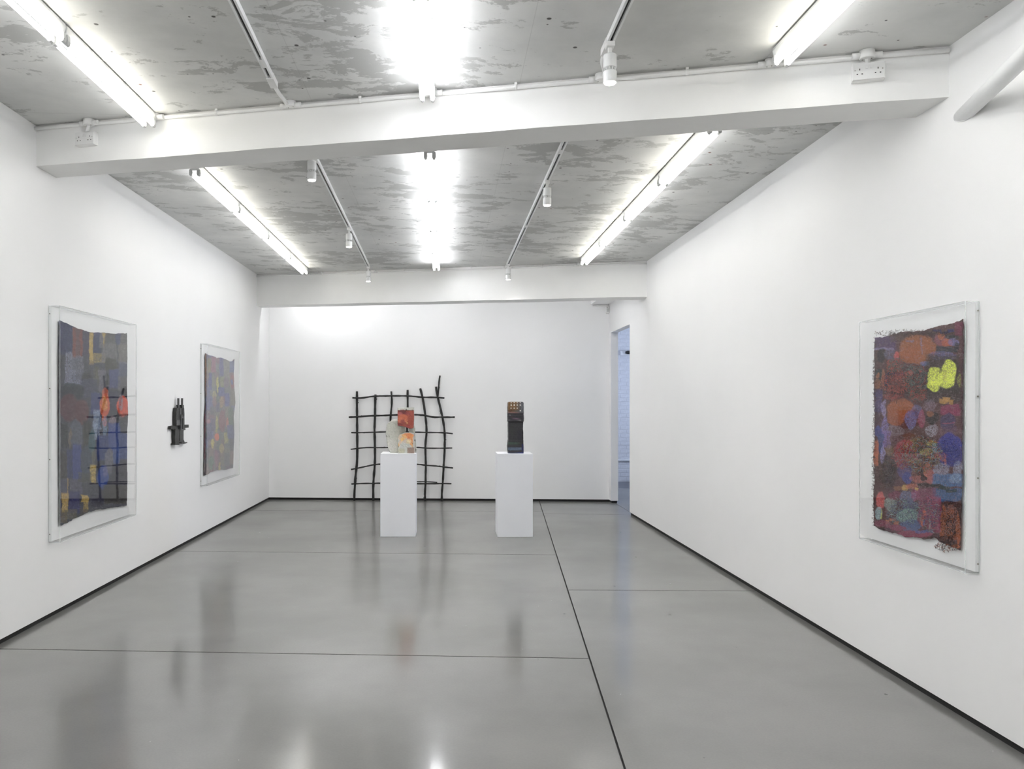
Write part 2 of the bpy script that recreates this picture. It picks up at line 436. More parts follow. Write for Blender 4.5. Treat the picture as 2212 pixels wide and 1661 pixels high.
# the space beyond the doorway
YC = 15.85
cf = struct(MB().box(XR + WT, 5.4, 9.4, YC + .1, -0.1, -0.012).build('floor_corridor', M['corr_floor']))
MB().box(XR - 0.03 + WT, 5.4, 9.4, 14.6, -0.0115, 0).build('floor_slab', M['floor'], cf)
MB().box(XR - 0.03 + WT, 5.4, 14.607, YC + .05, -0.0115, 0).build('floor_slab', M['corr_floor'], cf)
MB().box(XR + .062, XR - 0.032 + WT, D0, D1, -0.0115, 0).build('floor_slab', M['floor'], cf)
struct(MB().box(XR + WT, 5.4, 9.2, YC + .3, 3.3, 3.4).build('ceiling_corridor', M['wall']))
wc = struct(MB().box(XR, 5.4, YC, YC + .2, -0.01, 3.3).build('wall_corridor', M['mortar']))
struct(MB().box(XR + WT, 5.4, 9.2, 9.4, -0.01, 3.3).build('wall_corridor_near', M['wall']))
struct(MB().box(XR, XR + .08, 13.2, YC, 0, 3.3).build('wall_corridor_left', M['wall']))
struct(MB().box(5.4, 5.5, 9.2, 12.85, 0, 3.3).box(5.4, 5.5, 14.35, YC + .2, 0, 3.3).box(5.4, 5.5, 12.85, 14.35, 0, 1.1).box(5.4, 5.5, 12.85, 14.35, 2.7, 3.3).build('wall_corridor_right', M['wall']))
w1 = struct(MB().box(5.40, 5.46, 12.85, 12.91, 1.1, 2.7).box(5.40, 5.46, 14.29, 14.35, 1.1, 2.7).box(5.40, 5.46, 12.91, 14.29, 1.1, 1.16).box(5.40, 5.46, 12.91, 14.29, 2.64, 2.7).box(5.40, 5.46, 13.58, 13.62, 1.16, 2.64).build('window_1', M['white']))
bl, bh, bg_ = 0.215, 0.065, 0.010
bm0 = MB().bevel_box(0, bl, -0.006, 0.004, 0, bh, 0.003)
b0 = None
for r in range(43):
    for c in range(6):
        x = 2.72 + c * (bl + bg_) + (0.1125 if r % 2 else 0.0)
        if b0 is None:
            b0 = bm0.build('brick', M['brick'], wc); o = b0
        else:
            o = b0.copy(); col.objects.link(o)
        o.location = (x, YC + random.uniform(-0.003, 0.002), 0.02 + r * (bh + bg_))

# ------------------------------------------------------------------ fluorescent lights
def make_light(L, left_mat, right_mat, label, group):
    root = empty('fluorescent_light', (0, 0, 0), label, 'ceiling light', group)
    b = MB()       # spine: trapezium section hung off the ceiling by a thin dark gap
    sec = [(-0.036, -0.005), (0.036, -0.005), (0.040, -0.020), (0.030, -0.058), (-0.030, -0.058), (-0.040, -0.020)]
    b.prism([(x, 0.0, z) for x, z in sec], (0, L, 0))
    b.build('spine', M['white'], root)
    MB().box(-0.030, 0.030, 0.02, L - 0.02, -0.005, 0.0).build('mounting_plate', M['dark'], root)
    for y0, y1 in ((0.0, 0.030), (L - 0.030, L)):
        for s in (-1, 1):
            h = MB()
            h.prism([(s * 0.029 + dx, y0, z) for dx, z in ((-0.011, -0.050), (0.011, -0.050), (0.0135, -0.080), (0.010, -0.096), (0.0, -0.101), (-0.010, -0.096), (-0.0135, -0.080))], (0, y1 - y0, 0))
            h.build('lampholder', M['holder'], root)
    for s, mt in ((-1, left_mat), (1, right_mat)):
        MB().tube([(s * 0.029, 0.031, -0.083), (s * 0.029, L - 0.031, -0.083)], 0.0132, 6, caps=False).build('tube', M[mt], root)
    return root
protoC = make_light(1.225, 'tube_cool', 'tube_cool', 'x', 'x')
protoL = make_light(1.225, 'tube_dim', 'tube_warm', 'x', 'x')
protoR = make_light(1.225, 'tube_warm', 'tube_dim', 'x', 'x')
ORD = ['first', 'second', 'third', 'fourth', 'fifth', 'sixth', 'seventh', 'eighth']
used = set()
def place_light(proto, x, y0, label, group):
    if proto.name in used: o = copy_tree(proto)
    else: o = proto; used.add(proto.name)
    o.location = (x, y0, zc(x)); tag(o, label, 'ceiling light', group)
rows = [(protoL, lambda y: -1.945 + (0.055 if y < 5.4 else 0.0), 11.34, 5.28, 'over the blue textile wall'),
        (protoC, lambda y: -0.09 - 0.005 * y, 10.75, 4.72, 'between the lighting tracks'),
        (protoR, lambda y: 1.645, 10.06, 4.12, 'over the yellow-blotched textile wall')]
for proto, fx, yfar, ynear, desc in rows:
    for k in range(4):
        y1 = yfar - k * 1.238
        place_light(proto, fx(y1), y1 - 1.225, 'twin-tube ceiling light ' + desc + ', ' + ORD[k] + ' from lattice-side beam', 'fluorescent lights between the beams')
    for k in range(7):
        y1 = ynear - k * 1.238
        if y1 - 1.225 < YN: break
        place_light(proto, fx(y1), y1 - 1.225, 'twin-tube ceiling light ' + desc + ', ' + ORD[k] + ' out from socketed beam', 'fluorescent lights in front of the socketed beam')
protoM = make_light(1.225, 'tube_mid', 'tube_mid', 'x', 'x')
def cross_light(x, off, label):          # fixed crosswise behind the beam
    if protoM.name in used: o = copy_tree(protoM)
    else: o = protoM; used.add(protoM.name)
    ang = math.atan2(BF[1][1] - BF[0][1], BF[1][0] - BF[0][0])
    o.location = (x, ybeam(BF, x) + off, zc(x)); o.rotation_euler = (0, 0.0242, ang - math.pi / 2)
    tag(o, label, 'ceiling light', 'lights behind the far beam')
cross_light(-2.35, 0.44, 'twin-tube light hidden behind lattice-side beam, over blue textile wall')
cross_light(-0.75, 0.50, 'twin-tube light hidden behind lattice-side beam, midway along it')
cross_light(0.90, 0.62, 'twin-tube light hidden behind lattice-side beam, nearest the doorway')

# ------------------------------------------------------------------ lighting tracks
def track(a, b, label, feed=None, joints=()):
    a = Vector((a[0], a[1], zc(a[0]))); b = Vector((b[0], b[1], zc(b[0])))
    root = empty('lighting_track', a, label, 'track', 'white lighting tracks')
    d = (b - a).normalized(); s = Vector((d.y, -d.x, 0)).normalized(); up = Vector((0, 0, 1))
    def bar(x0, x1, z0, z1, t0=None, t1=None):
        p, q = (a if t0 is None else a + d * t0), (b if t1 is None else a + d * t1)
        return [p + s * x0 + up * z0, p + s * x1 + up * z0, q + s * x1 + up * z0, q + s * x0 + up * z0], [p + s * x0 + up * z1, p + s * x1 + up * z1, q + s * x1 + up * z1, q + s * x0 + up * z1]
    r = MB()
    r.hexa(*bar(-0.018, 0.018, -0.010, -0.002)); r.hexa(*bar(-0.018, -0.007, -0.032, -0.010)); r.hexa(*bar(0.007, 0.018, -0.032, -0.010))
    r.build('rail', M['white'], root)
    MB().hexa(*bar(-0.007, 0.007, -0.016, -0.010)).build('slot', M['dark'], root)
    L = (b - a).length
    for t in joints:
        MB().hexa(*bar(-0.0075, 0.0075, -0.0325, -0.016, t - 0.05, t + 0.05)).build('joiner', M['plastic'], root)
    for t0, t1 in ((-0.004, 0.0), (L, L + 0.004)):
        MB().hexa(*bar(-0.019, 0.019, -0.033, -0.001, t0, t1)).build('end_cap', M['plastic'], root)
    if feed:
        MB().hexa(*bar(-0.020, 0.020, -0.036, -0.001, L - 0.11, L + 0.03)).build('end_feed', M['plastic'], root)
        p0 = a + d * (L + 0.03) - up * 0.018
        p3 = Vector(feed); pts = []
        p1 = p0 + d * 0.16; p2 = Vector((p3.x - d.x * .03, p3.y - 0.10, p3.z))
        for i in range(15):
            t = i / 14; pts.append(p0 * (1 - t) ** 3 + p1 * 3 * t * (1 - t) ** 2 + p2 * 3 * t * t * (1 - t) + p3 * t ** 3)
        MB().tube(pts, 0.0115, 10).build('feed_pipe', M['plastic'], root)
    return root
def boxpt(px, py):      # centre of a round junction box under the ceiling against the socketed beam
    p = on_beam(BN, px, py, 0.036); return Vector((p.x, p.y, zc(p.x)))
J1, J2, J3, J4 = boxpt(192, 268), boxpt(628, 233), boxpt(1299, 170), boxpt(1873, 113)
track((-0.90, 1.2), (-0.983, 4.70), 'white lighting track curving into the junction box, blue textile side of socketed beam', (J2.x - .02, J2.y - .02, J2.z - .022), (1.0, 3.2))
track((0.795, 1.2), (0.789, 4.16), 'white lighting track holding one spotlight in front of socketed beam', (J3.x + .01, J3.y - .02, J3.z - .022), (1.0,))
track((-0.968, 5.52), (-1.046, 11.05), 'white lighting track holding three spotlights between the beams', None, (0.65, 3.0))
track((0.790, 5.05), (0.765, 10.60), 'white lighting track holding two spotlights between the beams', None, (0.75, 3.2))

# spotlights
def make_spot():
    root = empty('spotlight', (0, 0, 0), 'x', 'spotlight', 'white track spotlights')
    MB().bevel_box(-0.020, 0.020, -0.030, 0.030, -0.052, -0.028, 0.003).build('adapter', M['plastic'], root)
    MB().bevel_box(-0.010, 0.010, -0.007, 0.007, -0.095, -0.050, 0.003).build('stem', M['plastic'], root)
    def lathe(prof, n=24):
        b = MB(); vs = []; fs = []
        for r, z in prof:
            for k in range(n): a = 2 * math.pi * k / n; vs.append((r * math.cos(a), r * math.sin(a), z))
        for i in range(len(prof) - 1):
            for k in range(n): fs.append((i * n + k, (i + 1) * n + k, (i + 1) * n + (k + 1) % n, i * n + (k + 1) % n))
        b.add(vs, fs, smooth=False); return b
    lathe([(0.0005, -0.086), (0.029, -0.086), (0.032, -0.089), (0.032, -0.149), (0.029, -0.151), (0.0005, -0.151)]).build('housing', M['white'], root)
    lathe([(0.0005, -0.150), (0.019, -0.150), (0.019, -0.166), (0.0005, -0.166)]).build('neck', M['holder'], root)
    for k in range(10):
        a = 2 * math.pi * k / 10; x, y = 0.026 * math.cos(a), 0.026 * math.sin(a)
        MB().tube([(x, y, -0.150), (x, y, -0.167)], 0.0028, 6).build('cooling_pin', M['white'], root)
    lathe([(0.0005, -0.165), (0.028, -0.165), (0.0325, -0.169), (0.0325, -0.222), (0.028, -0.222), (0.025, -0.214), (0.0005, -0.214)]).build('lamp_head', M['white'], root)
    lathe([(0.0275, -0.2195), (0.0255, -0.2275), (0.0005, -0.2315)], 12).build('lens', M['lens'], root)
    ld = bpy.data.lights.new('spot_lamp', 'SPOT'); ld.energy = 32; ld.color = (1.0, 0.945, 0.90); ld.spot_size = math.radians(125); ld.spot_blend = 1.0; ld.shadow_soft_size = 0.03
    lo = bpy.data.objects.new('spot_lamp', ld); lo.location = (0, 0, -0.240); col.objects.link(lo); lo.parent = root
    return root
spot0 = make_spot()
sp_list = [(0.789, 4.05, 'lit white spotlight hanging from the track in front of socketed beam'),
           (-0.975, 5.98, 'lit white spotlight on three-lamp track, closest to socketed beam'),
           (-1.012, 8.55, 'lit white spotlight in the middle of the three-lamp track'),
           (-1.046, 10.98, 'lit white spotlight on three-lamp track, at the lattice-side beam'),
           (0.783, 6.56, 'lit white spotlight part way along the two-lamp track'),
           (0.766, 10.52, 'lit white spotlight at lattice-side beam end of two-lamp track')]
for i, (x, y, lb) in enumerate(sp_list):
    o = spot0 if i == 0 else copy_tree(spot0)
    o.location = (x, y, zc(x)); o['label'] = lb

# ------------------------------------------------------------------ conduits along the beams
def along(b, nrm, x, off, dz): 
    return Vector((x + nrm.x * off, ybeam(b, x) + nrm.y * off, zc(x) + dz))
def conduit(b, nrm, label, boxes, clips, r, dz, off, x0, x1):
    p0, p1 = along(b, nrm, x0, off, dz), along(b, nrm, x1, off, dz)
    root = empty('electrical_conduit', p0, label, 'conduit', 'white conduits along the beams')
    n = 24; pts = [p0.lerp(p1, i / n) + Vector((0, 0, 0.0004 * math.sin(i * 1.7))) for i in range(n + 1)]
    MB().tube(pts, r, 12).build('pipe', M['plastic'], root)
    d = (p1 - p0).normalized()
    for (p, rad, h) in boxes:
        j = MB(); c = Vector((p.x, p.y, zc(p.x)))
        j.tube([c - Vector((0, 0, 0.001)), c - Vector((0, 0, h - .004)), c - Vector((0, 0, h))], [rad, rad, rad - .003], 24)
        jo = j.build('junction_box', M['plastic'], root)
        for s in (-1, 1):
            q = c + d * (s * (rad + 0.012)); q.z = p0.z + (p1.z - p0.z) * ((q.x - p0.x) / (p1.x - p0.x))
            MB().tube([q - d * .02, q + d * .02], r * 1.25, 12).build('spout', M['plastic'], jo)
            k = c + Vector((s * 0.6 * rad * 0.8, -0.6 * rad * s * 0.5, -h))
            MB().tube([k, k - Vector((0, 0, 0.0015))], 0.0035, 8).build('screw', M['steel'], jo)
    for x in clips:
        c = along(b, nrm, x, off, dz)
        k = MB().tube([c - d * .008, c + d * .008], r * 1.22, 12)
        e = c + Vector((0, 0, r * 1.0))
        k.hexa([e - d * .008 + nrm * -.006, e + d * .008 + nrm * -.006, e + d * .008 + nrm * .010, e - d * .008 + nrm * .010][::1],
               [v + Vector((0, 0, -dz - r * .9)) for v in (e - d * .008 + nrm * -.006, e + d * .008 + nrm * -.006, e + d * .008 + nrm * .010, e - d * .008 + nrm * .010)])
        k.build('clip', M['plastic'], root)
    return root
def bx(px, py, b=BN): return on_beam(b, px, py, 0.02).x
fixN = [along(BN, NB, bx(342, 256), 0.036, 0), along(BN, NB, bx(940, 205), 0.036, 0), along(BN, NB, bx(1664, 140), 0.036, 0)]
conduit(BN, NB, 'white conduit clipped along the socketed beam under the ceiling',
        [(J1, .036, .040), (J2, .034, .034), (J3, .034, .036), (J4, .036, .042)] + [(p, .022, .036) for p in fixN],
        [bx(470, 241), bx(780, 213), bx(1117, 183), bx(1487, 150)], 0.0125, -0.024, 0.018, XL + .004, XR - .004)
conduit(BF, NBF, 'thin white conduit clipped along the beam by the lattice wall',
        [(along(BF, NBF, on_beam(BF, 664, 585).x, .034, 0), .02, .03), (along(BF, NBF, on_beam(BF, 808, 586).x, .036, 0), .03, .03), (along(BF, NBF, on_beam(BF, 1097, 576).x, .036, 0), .03, .03), (along(BF, NBF, on_beam(BF, 1253, 572).x, .036, 0), .028, .034)],
        [on_beam(BF, px, 580).x for px in (697, 768, 874, 1018, 1171, 1344)], 0.0115, -0.030, 0.016, XL + .004, XR - .004)

# twin sockets on the beam
def socket(J, px, py, label):
    c = on_beam(BN, px, py, 0.0)
    root = empty('twin_socket', c, label, 'socket', 'twin wall sockets')
    t = Vector((-NB.y, NB.x, 0)); up = Vector((0, 0, 1))
    if t.x < 0: t = -t
    def slabm(w, h, d0, d1, cx=0, cz=0, taper=0.0):
        m = MB(); o = c + t * cx + up * cz
        def ring(d, k): return [o + NB * d + t * (-w / 2 + k) + up * (-h / 2 + k), o + NB * d + t * (w / 2 - k) + up * (-h / 2 + k), o + NB * d + t * (w / 2 - k) + up * (h / 2 - k), o + NB * d + t * (-w / 2 + k) + up * (h / 2 - k)]
        a, b = ring(d0, 0), ring(d1, taper)
        m.add(a + b, [(3, 2, 1, 0), (4, 5, 6, 7), (0, 1, 5, 4), (1, 2, 6, 5), (2, 3, 7, 6), (3, 0, 4, 7)]); return m
    slabm(.146, .086, 0.0, 0.036).build('back_box', M['plastic'], root)
    pl = slabm(.150, .088, 0.036, 0.045, taper=0.004).build('face_plate', M['plastic'], root)
    for s in (-1, 1):
        for dx, dz, w, h in ((0, .010, .004, .009), (-.011, -.013, .0065, .005), (.011, -.013, .0065, .005)):
            slabm(w, h, 0.044, 0.0455, s * .041 + dx, dz).build('pin_slot', M['dark'], pl)
        slabm(.006, .006, 0.044, 0.0462, s * .062, .006, taper=.0015).build('screw', M['steel'], pl)
        slabm(.013, .020, 0.044, 0.048, s * .010, .020, taper=.002).build('switch', M['plastic'], pl)
    top = c + up * .043 + NB * .02
    q = Vector((J.x, J.y, J.z - .036))
    MB().tube([q, q.lerp(top, .5), top - up * .004], 0.0125, 10).build('drop_pipe', M['plastic'], root)
socket(J1, 192, 303, 'white twin socket under the beam conduit, blue textile side')
socket(J4, 1873, 160, 'white twin socket under the beam conduit, next to the slanted pipe')

# slanted pipe coming out of the right wall
p0 = on_x(2078, 252, XR + .03); p1 = at_depth(2216, 118, 3.12); d = (p1 - p0)
pp = MB().tube([p0 + d * t for t in np.linspace(0, 9.2, 14)], 0.036, 20)
rt = empty('slanted_pipe', p0, 'fat white pipe slanting out of the wall near the ceiling', 'pipe')
pp.build('pipe', M['white'], rt)
# a bead of filler where it enters the wall
tc0 = p0 + d * ((XR - p0.x) / d.x)
ringp = []
e1 = Vector((0, d.y, d.z)).normalized(); e2 = e1.cross(Vector((1, 0, 0)))
asp = 0.036 / abs(d.normalized().x)
for k in range(25):
    a = 2 * math.pi * k / 24; ringp.append(Vector((XR - .001, tc0.y, tc0.z)) + e1 * math.cos(a) * min(asp, .095) + e2 * math.sin(a) * .036)
MB().tube(ringp, 0.004, 6, caps=False).build('sealant_bead', M['wall'], rt)

# ------------------------------------------------------------------ plinths
def plinth(x0, x1, y0, z, label):
    w = x1 - x0; r = empty('plinth', ((x0 + x1) / 2, y0 + w / 2, 0), label, 'plinth', 'white display plinths')
    MB().bevel_box(x0, x1, y0, y0 + w, 0.0005, z - .018, 0.0012).build('body', M['plinth'], r)
    MB().bevel_box(x0, x1, y0, y0 + w, z - .018, z, 0.0015).build('top_panel', M['plinth'], r)
PZ = 0.930
plinth(-0.754, -0.359, 9.33, PZ, 'white box plinth under the orange and grey concrete sculpture')
plinth(0.557, 0.952, 9.31, PZ, 'white box plinth under the black column sculpture')

# ------------------------------------------------------------------ painting helpers (colour kept on the vertices)
def vnoise(x, y, seed=0):
    xi = np.floor(x).astype(np.int64); yi = np.floor(y).astype(np.int64); fx = x - xi; fy = y - yi
    def h(a, b):
        n = (a * 374761393 + b * 668265263 + seed * 974711) & 0x7fffffff
        n = ((n ^ (n >> 13)) * 1274126177) & 0x7fffffff
        return ((n ^ (n >> 16)) & 0xffff) / 65535.0
    sx = fx * fx * (3 - 2 * fx); sy = fy * fy * (3 - 2 * fy)
    a = h(xi, yi) * (1 - sx) + h(xi + 1, yi) * sx; b = h(xi, yi + 1) * (1 - sx) + h(xi + 1, yi + 1) * sx
    return a * (1 - sy) + b * sy
def fbm(x, y, seed=0, o=4):
    s = 0; a = 0.5; t = 0
    for i in range(o):
        s = s + a * vnoise(x * 2 ** i, y * 2 ** i, seed + i * 17); t += a; a *= 0.5
    return s / t
def paint(X, Y, base, patches, wob=6.0, ws=30.0, seed=1, gx=2.6, extra=0.0):
    """patches: (kind, cx, cy, rx, ry, rgb, opacity, grain) in the picture's own coordinates"""
    C = np.zeros(X.shape + (3,)); C[:] = lin(base)
    for i, (kind, cx, cy, rx, ry, rgb, op, grain) in enumerate(patches):
        dx = (fbm(X / ws, Y / ws, seed + i * 7, 3) - .5) * 2 * wob; dy = (fbm(X / ws, Y / ws, seed + 91 + i * 7, 3) - .5) * 2 * wob
        u = (X + dx - cx) / rx; v = (Y + dy - cy) / ry
        d = np.sqrt(u * u + v * v) if kind == 'e' else np.maximum(np.abs(u), np.abs(v))
        soft = 0.16
        a = np.clip((1 - d) / soft + 0.5, 0, 1) * op
        g = fbm(X / gx, Y / (gx * 1.7), seed + i * 13, 2)
        gr = np.clip(grain * 1.25 + extra, 0, .9)
        a = a * np.clip(1 - gr + gr * np.clip((g - 0.42) * 6, 0, 1), 0, 1)
        tint = np.array(lin(rgb)) * (0.8 + 0.4 * fbm(X / 8, Y / 12, seed + i * 5, 3))[..., None]
        C = C * (1 - a[..., None]) + tint * a[..., None]
    return C
def set_cols(me, C):
    lum = (C.reshape(-1, 3) @ np.array([.3, .59, .11]))[:, None]; C = C.reshape(-1, 3) * .84 + lum * .16
    at = me.color_attributes.new('paint', 'FLOAT_COLOR', 'POINT')
    A = np.ones((len(me.vertices), 4)); A[:, :3] = np.clip(C.reshape(-1, 3), 0, 1)
    at.data.foreach_set('color', A.ravel())

def curve(poly, n, k):
    """resample the polyline poly at n places along coordinate k"""
    p = np.array(poly, float); s = np.linspace(p[0, k], p[-1, k], n)
    o = np.interp(s, p[:, k], p[:, 1 - k]) if p[-1, k] > p[0, k] else None
    return np.stack([s, o], 1) if k == 0 else np.stack([o, s], 1)
def fray(n, seed, amp, sc):
    t = np.arange(n); return (fbm(t / sc, t * 0 + seed, seed, 3) - .5) * 2 * amp + (RNG.random(n) - .5) * amp * .5

M['textile'] = mat('painted_textile', (0.3, 0.3, 0.3), 0.9, noise=0.30, nscale=260, bump=0.6, bscale=420, spec=0.15, attr='paint', gain=1.32)
M['thread'] = mat('coloured_thread', (0.3, 0.3, 0.3), 0.8, noise=0.10, nscale=200, spec=0.2, attr='paint', gain=1.0)

def textile(name, parent, region, scale, Xp, top, bottom, left, right, base, patches, nu, nv, seed, wob, ws, amp, gsign, grain=0.5, flecks=0.12, fleck_rgb=(150, 150, 156), extra=0.0):
    x0, y0 = region
    T = curve(top, nu, 0); B = curve(bottom, nu, 0); L = curve(left, nv, 1); R = curve(right, nv, 1)
    T[:, 1] += fray(nu, seed, amp, 5); B[:, 1] += fray(nu, seed + 3, amp, 5)
    L[:, 0] += fray(nv, seed + 5, amp * .45, 6); R[:, 0] += fray(nv, seed + 8, amp * .45, 6)
    u = np.linspace(0, 1, nu)[None, :, None]; v = np.linspace(0, 1, nv)[:, None, None]
    # keep the four corners common
    c00, c10, c01, c11 = T[0].copy(), T[-1].copy(), B[0].copy(), B[-1].copy()
    L[0], L[-1], R[0], R[-1] = c00, c01, c10, c11
    P = (1 - v) * T[None] + v * B[None] + (1 - u) * L[:, None] + u * R[:, None] - ((1 - u) * (1 - v) * c00 + u * (1 - v) * c10 + (1 - u) * v * c01 + u * v * c11)
    zx, zy = P[..., 0], P[..., 1]
    C = paint(zx, zy, base, patches, wob, ws, seed, scale * 0.75, extra)
    # weave: alternating threads show as fine light-dark grain
    k = scale * 1.25
    n1 = vnoise(zx / k, zy / (k * 3.5), seed + 401); n2 = vnoise(zx / (k * 3.5), zy / k, seed + 402); n3 = vnoise(zx / (k * 2), zy / (k * 2), seed + 403)
    C *= (0.62 + grain * (n1 * .5 + n2 * .3 + n3 * .2) + 0.28 * RNG.random(zx.shape))[..., None]
    fleck = (np.clip((n2 * .6 + n1 * .4 - .62) * 6, 0, 1) * flecks)[..., None]
    C = C * (1 - fleck) + np.array(lin(fleck_rgb)) * fleck
    px = x0 + zx / scale; py = y0 + zy / scale
    Yw = Xp / ((px - CX) / F); Zw = EYE - (py - CY) / F * Yw
    bump = 0.006 * fbm(zx / 60, zy / 60, seed, 3) + 0.0022 * RNG.random(zx.shape)
    Xw = Xp + gsign * bump
    vs = np.stack([Xw, Yw, Zw], -1).reshape(-1, 3)
    off = np.array(parent.location)
    idx = np.arange(nu * nv).reshape(nv, nu)
    q = np.stack([idx[:-1, :-1], idx[1:, :-1], idx[1:, 1:], idx[:-1, 1:]], -1).reshape(-1, 4)
    if gsign < 0: q = q
    me = bpy.data.meshes.new(name); me.from_pydata((vs - off).tolist(), [], q.tolist()); me.materials.append(M['textile'])
    set_cols(me, C); me.update()
    o = bpy.data.objects.new(name, me); col.objects.link(o); o.parent = parent
    sm = o.modifiers.new('cloth_thickness', 'SOLIDIFY'); sm.thickness = 0.004; sm.offset = 0
    def topt(zx_, zy_, lift):
        px_ = x0 + zx_ / scale; py_ = y0 + zy_ / scale
        Y_ = Xp / ((px_ - CX) / F); return Vector((Xp + gsign * lift, Y_, EYE - (py_ - CY) / F * Y_))
    return o, topt

def threads(parent, topt, specs, seed):
    """specs: (cx, cy, rx, ry, count, length, colours) - snippets of yarn lying on the cloth"""
    rr = random.Random(seed); vs = []; fs = []; cs = []
    off = Vector(parent.parent.location)
    for cx, cy, rx, ry, cnt, ln, colours in specs:
        ln = ln * .62
        for _ in range(int(cnt * 1.7)):
            a = rr.uniform(0, 6.283); q = math.sqrt(rr.random()); x = cx + rx * q * math.cos(a); y = cy + ry * q * math.sin(a)
            hd = rr.uniform(0, 6.283); cl = np.array(lin(rr.choice(colours))) * rr.uniform(.6, 1.25); n = 5; prev = None
            turn = rr.uniform(-.5, .5)
            for i in range(n + 1):
                c = topt(x, y, 0.010 + 0.006 * math.sin(i / n * 3.14) * rr.random()) - off
                t = Vector((0, math.cos(hd), math.sin(hd))); s = Vector((0, -t.z, t.y)) * 0.0008
                o = len(vs)
                vs += [c + s, c - s, c + Vector((0.0015 if c.x + off.x < 0 else -0.0015, 0, 0))]; cs += [cl] * 3
                if prev is not None:
                    for k in range(3): fs.append((prev + k, prev + (k + 1) % 3, o + (k + 1) % 3, o + k))
                prev = o
                hd += turn + rr.uniform(-.5, .5); x += ln / n * math.cos(hd); y += ln / n * math.sin(hd)
    me = bpy.data.meshes.new('loose_threads'); me.from_pydata([tuple(p) for p in vs], [], fs); me.materials.append(M['thread'])
    set_cols(me, np.array(cs)); me.update()
    o = bpy.data.objects.new('loose_threads', me); col.objects.link(o); o.parent = parent; o['kind'] = 'stuff'
    return o

def case(parent, Xw, sgn, ya, yb_, za, zb, depth):
    """acrylic box on a side wall; sgn: +1 out of the left wall, -1 out of the right wall"""
    th = 0.005
    def bx_(d0, d1, y0, y1, z0, z1, name, mats, rim=None):
        x0, x1 = sorted((Xw + sgn * d0, Xw + sgn * d1)); m = MB().box(x0, x1, y0, y1, z0, z1)
        if rim is not None:
            # faces: bottom, top, y0, x1, y1, x0
            m.mi = [1 if f in rim else 0 for f in range(6)]
        return m.build(name, mats, parent)
    bx_(0.001, 0.018, ya + .006, yb_ - .006, za + .006, zb - .006, 'backing_board', M['backing'])
    A = [M['acrylic'], M['acrylic_edge']]
    bx_(depth - th, depth, ya, yb_, za, zb, 'front_panel', A, (0, 1, 2, 4))
    bx_(0.002, depth - th, ya, ya + th, za, zb, 'side_panel', A, (0, 1, 3, 5))
    bx_(0.002, depth - th, yb_ - th, yb_, za, zb, 'side_panel', A, (0, 1, 3, 5))
    bx_(0.002, depth - th, ya + th, yb_ - th, zb - th, zb, 'top_panel', A, (2, 3, 4, 5))
    bx_(0.002, depth - th, ya + th, yb_ - th, za, za + th, 'bottom_panel', A, (2, 3, 4, 5))
    for y, s in ((ya, -1), (yb_, 1)):
        for f in (.035, .35, .65, .965):
            z = za + (zb - za) * f; x = Xw + sgn * .010
            MB().tube([(x, y, z), (x, y + s * .0025, z)], .0042, 8).build('screw', M['steel'], parent)
    for f in (.2, .8):
        y = ya + (yb_ - ya) * f; x = Xw + sgn * .010
        MB().tube([(x, y, za), (x, y, za - .0025)], .0042, 8).build('screw', M['steel'], parent)

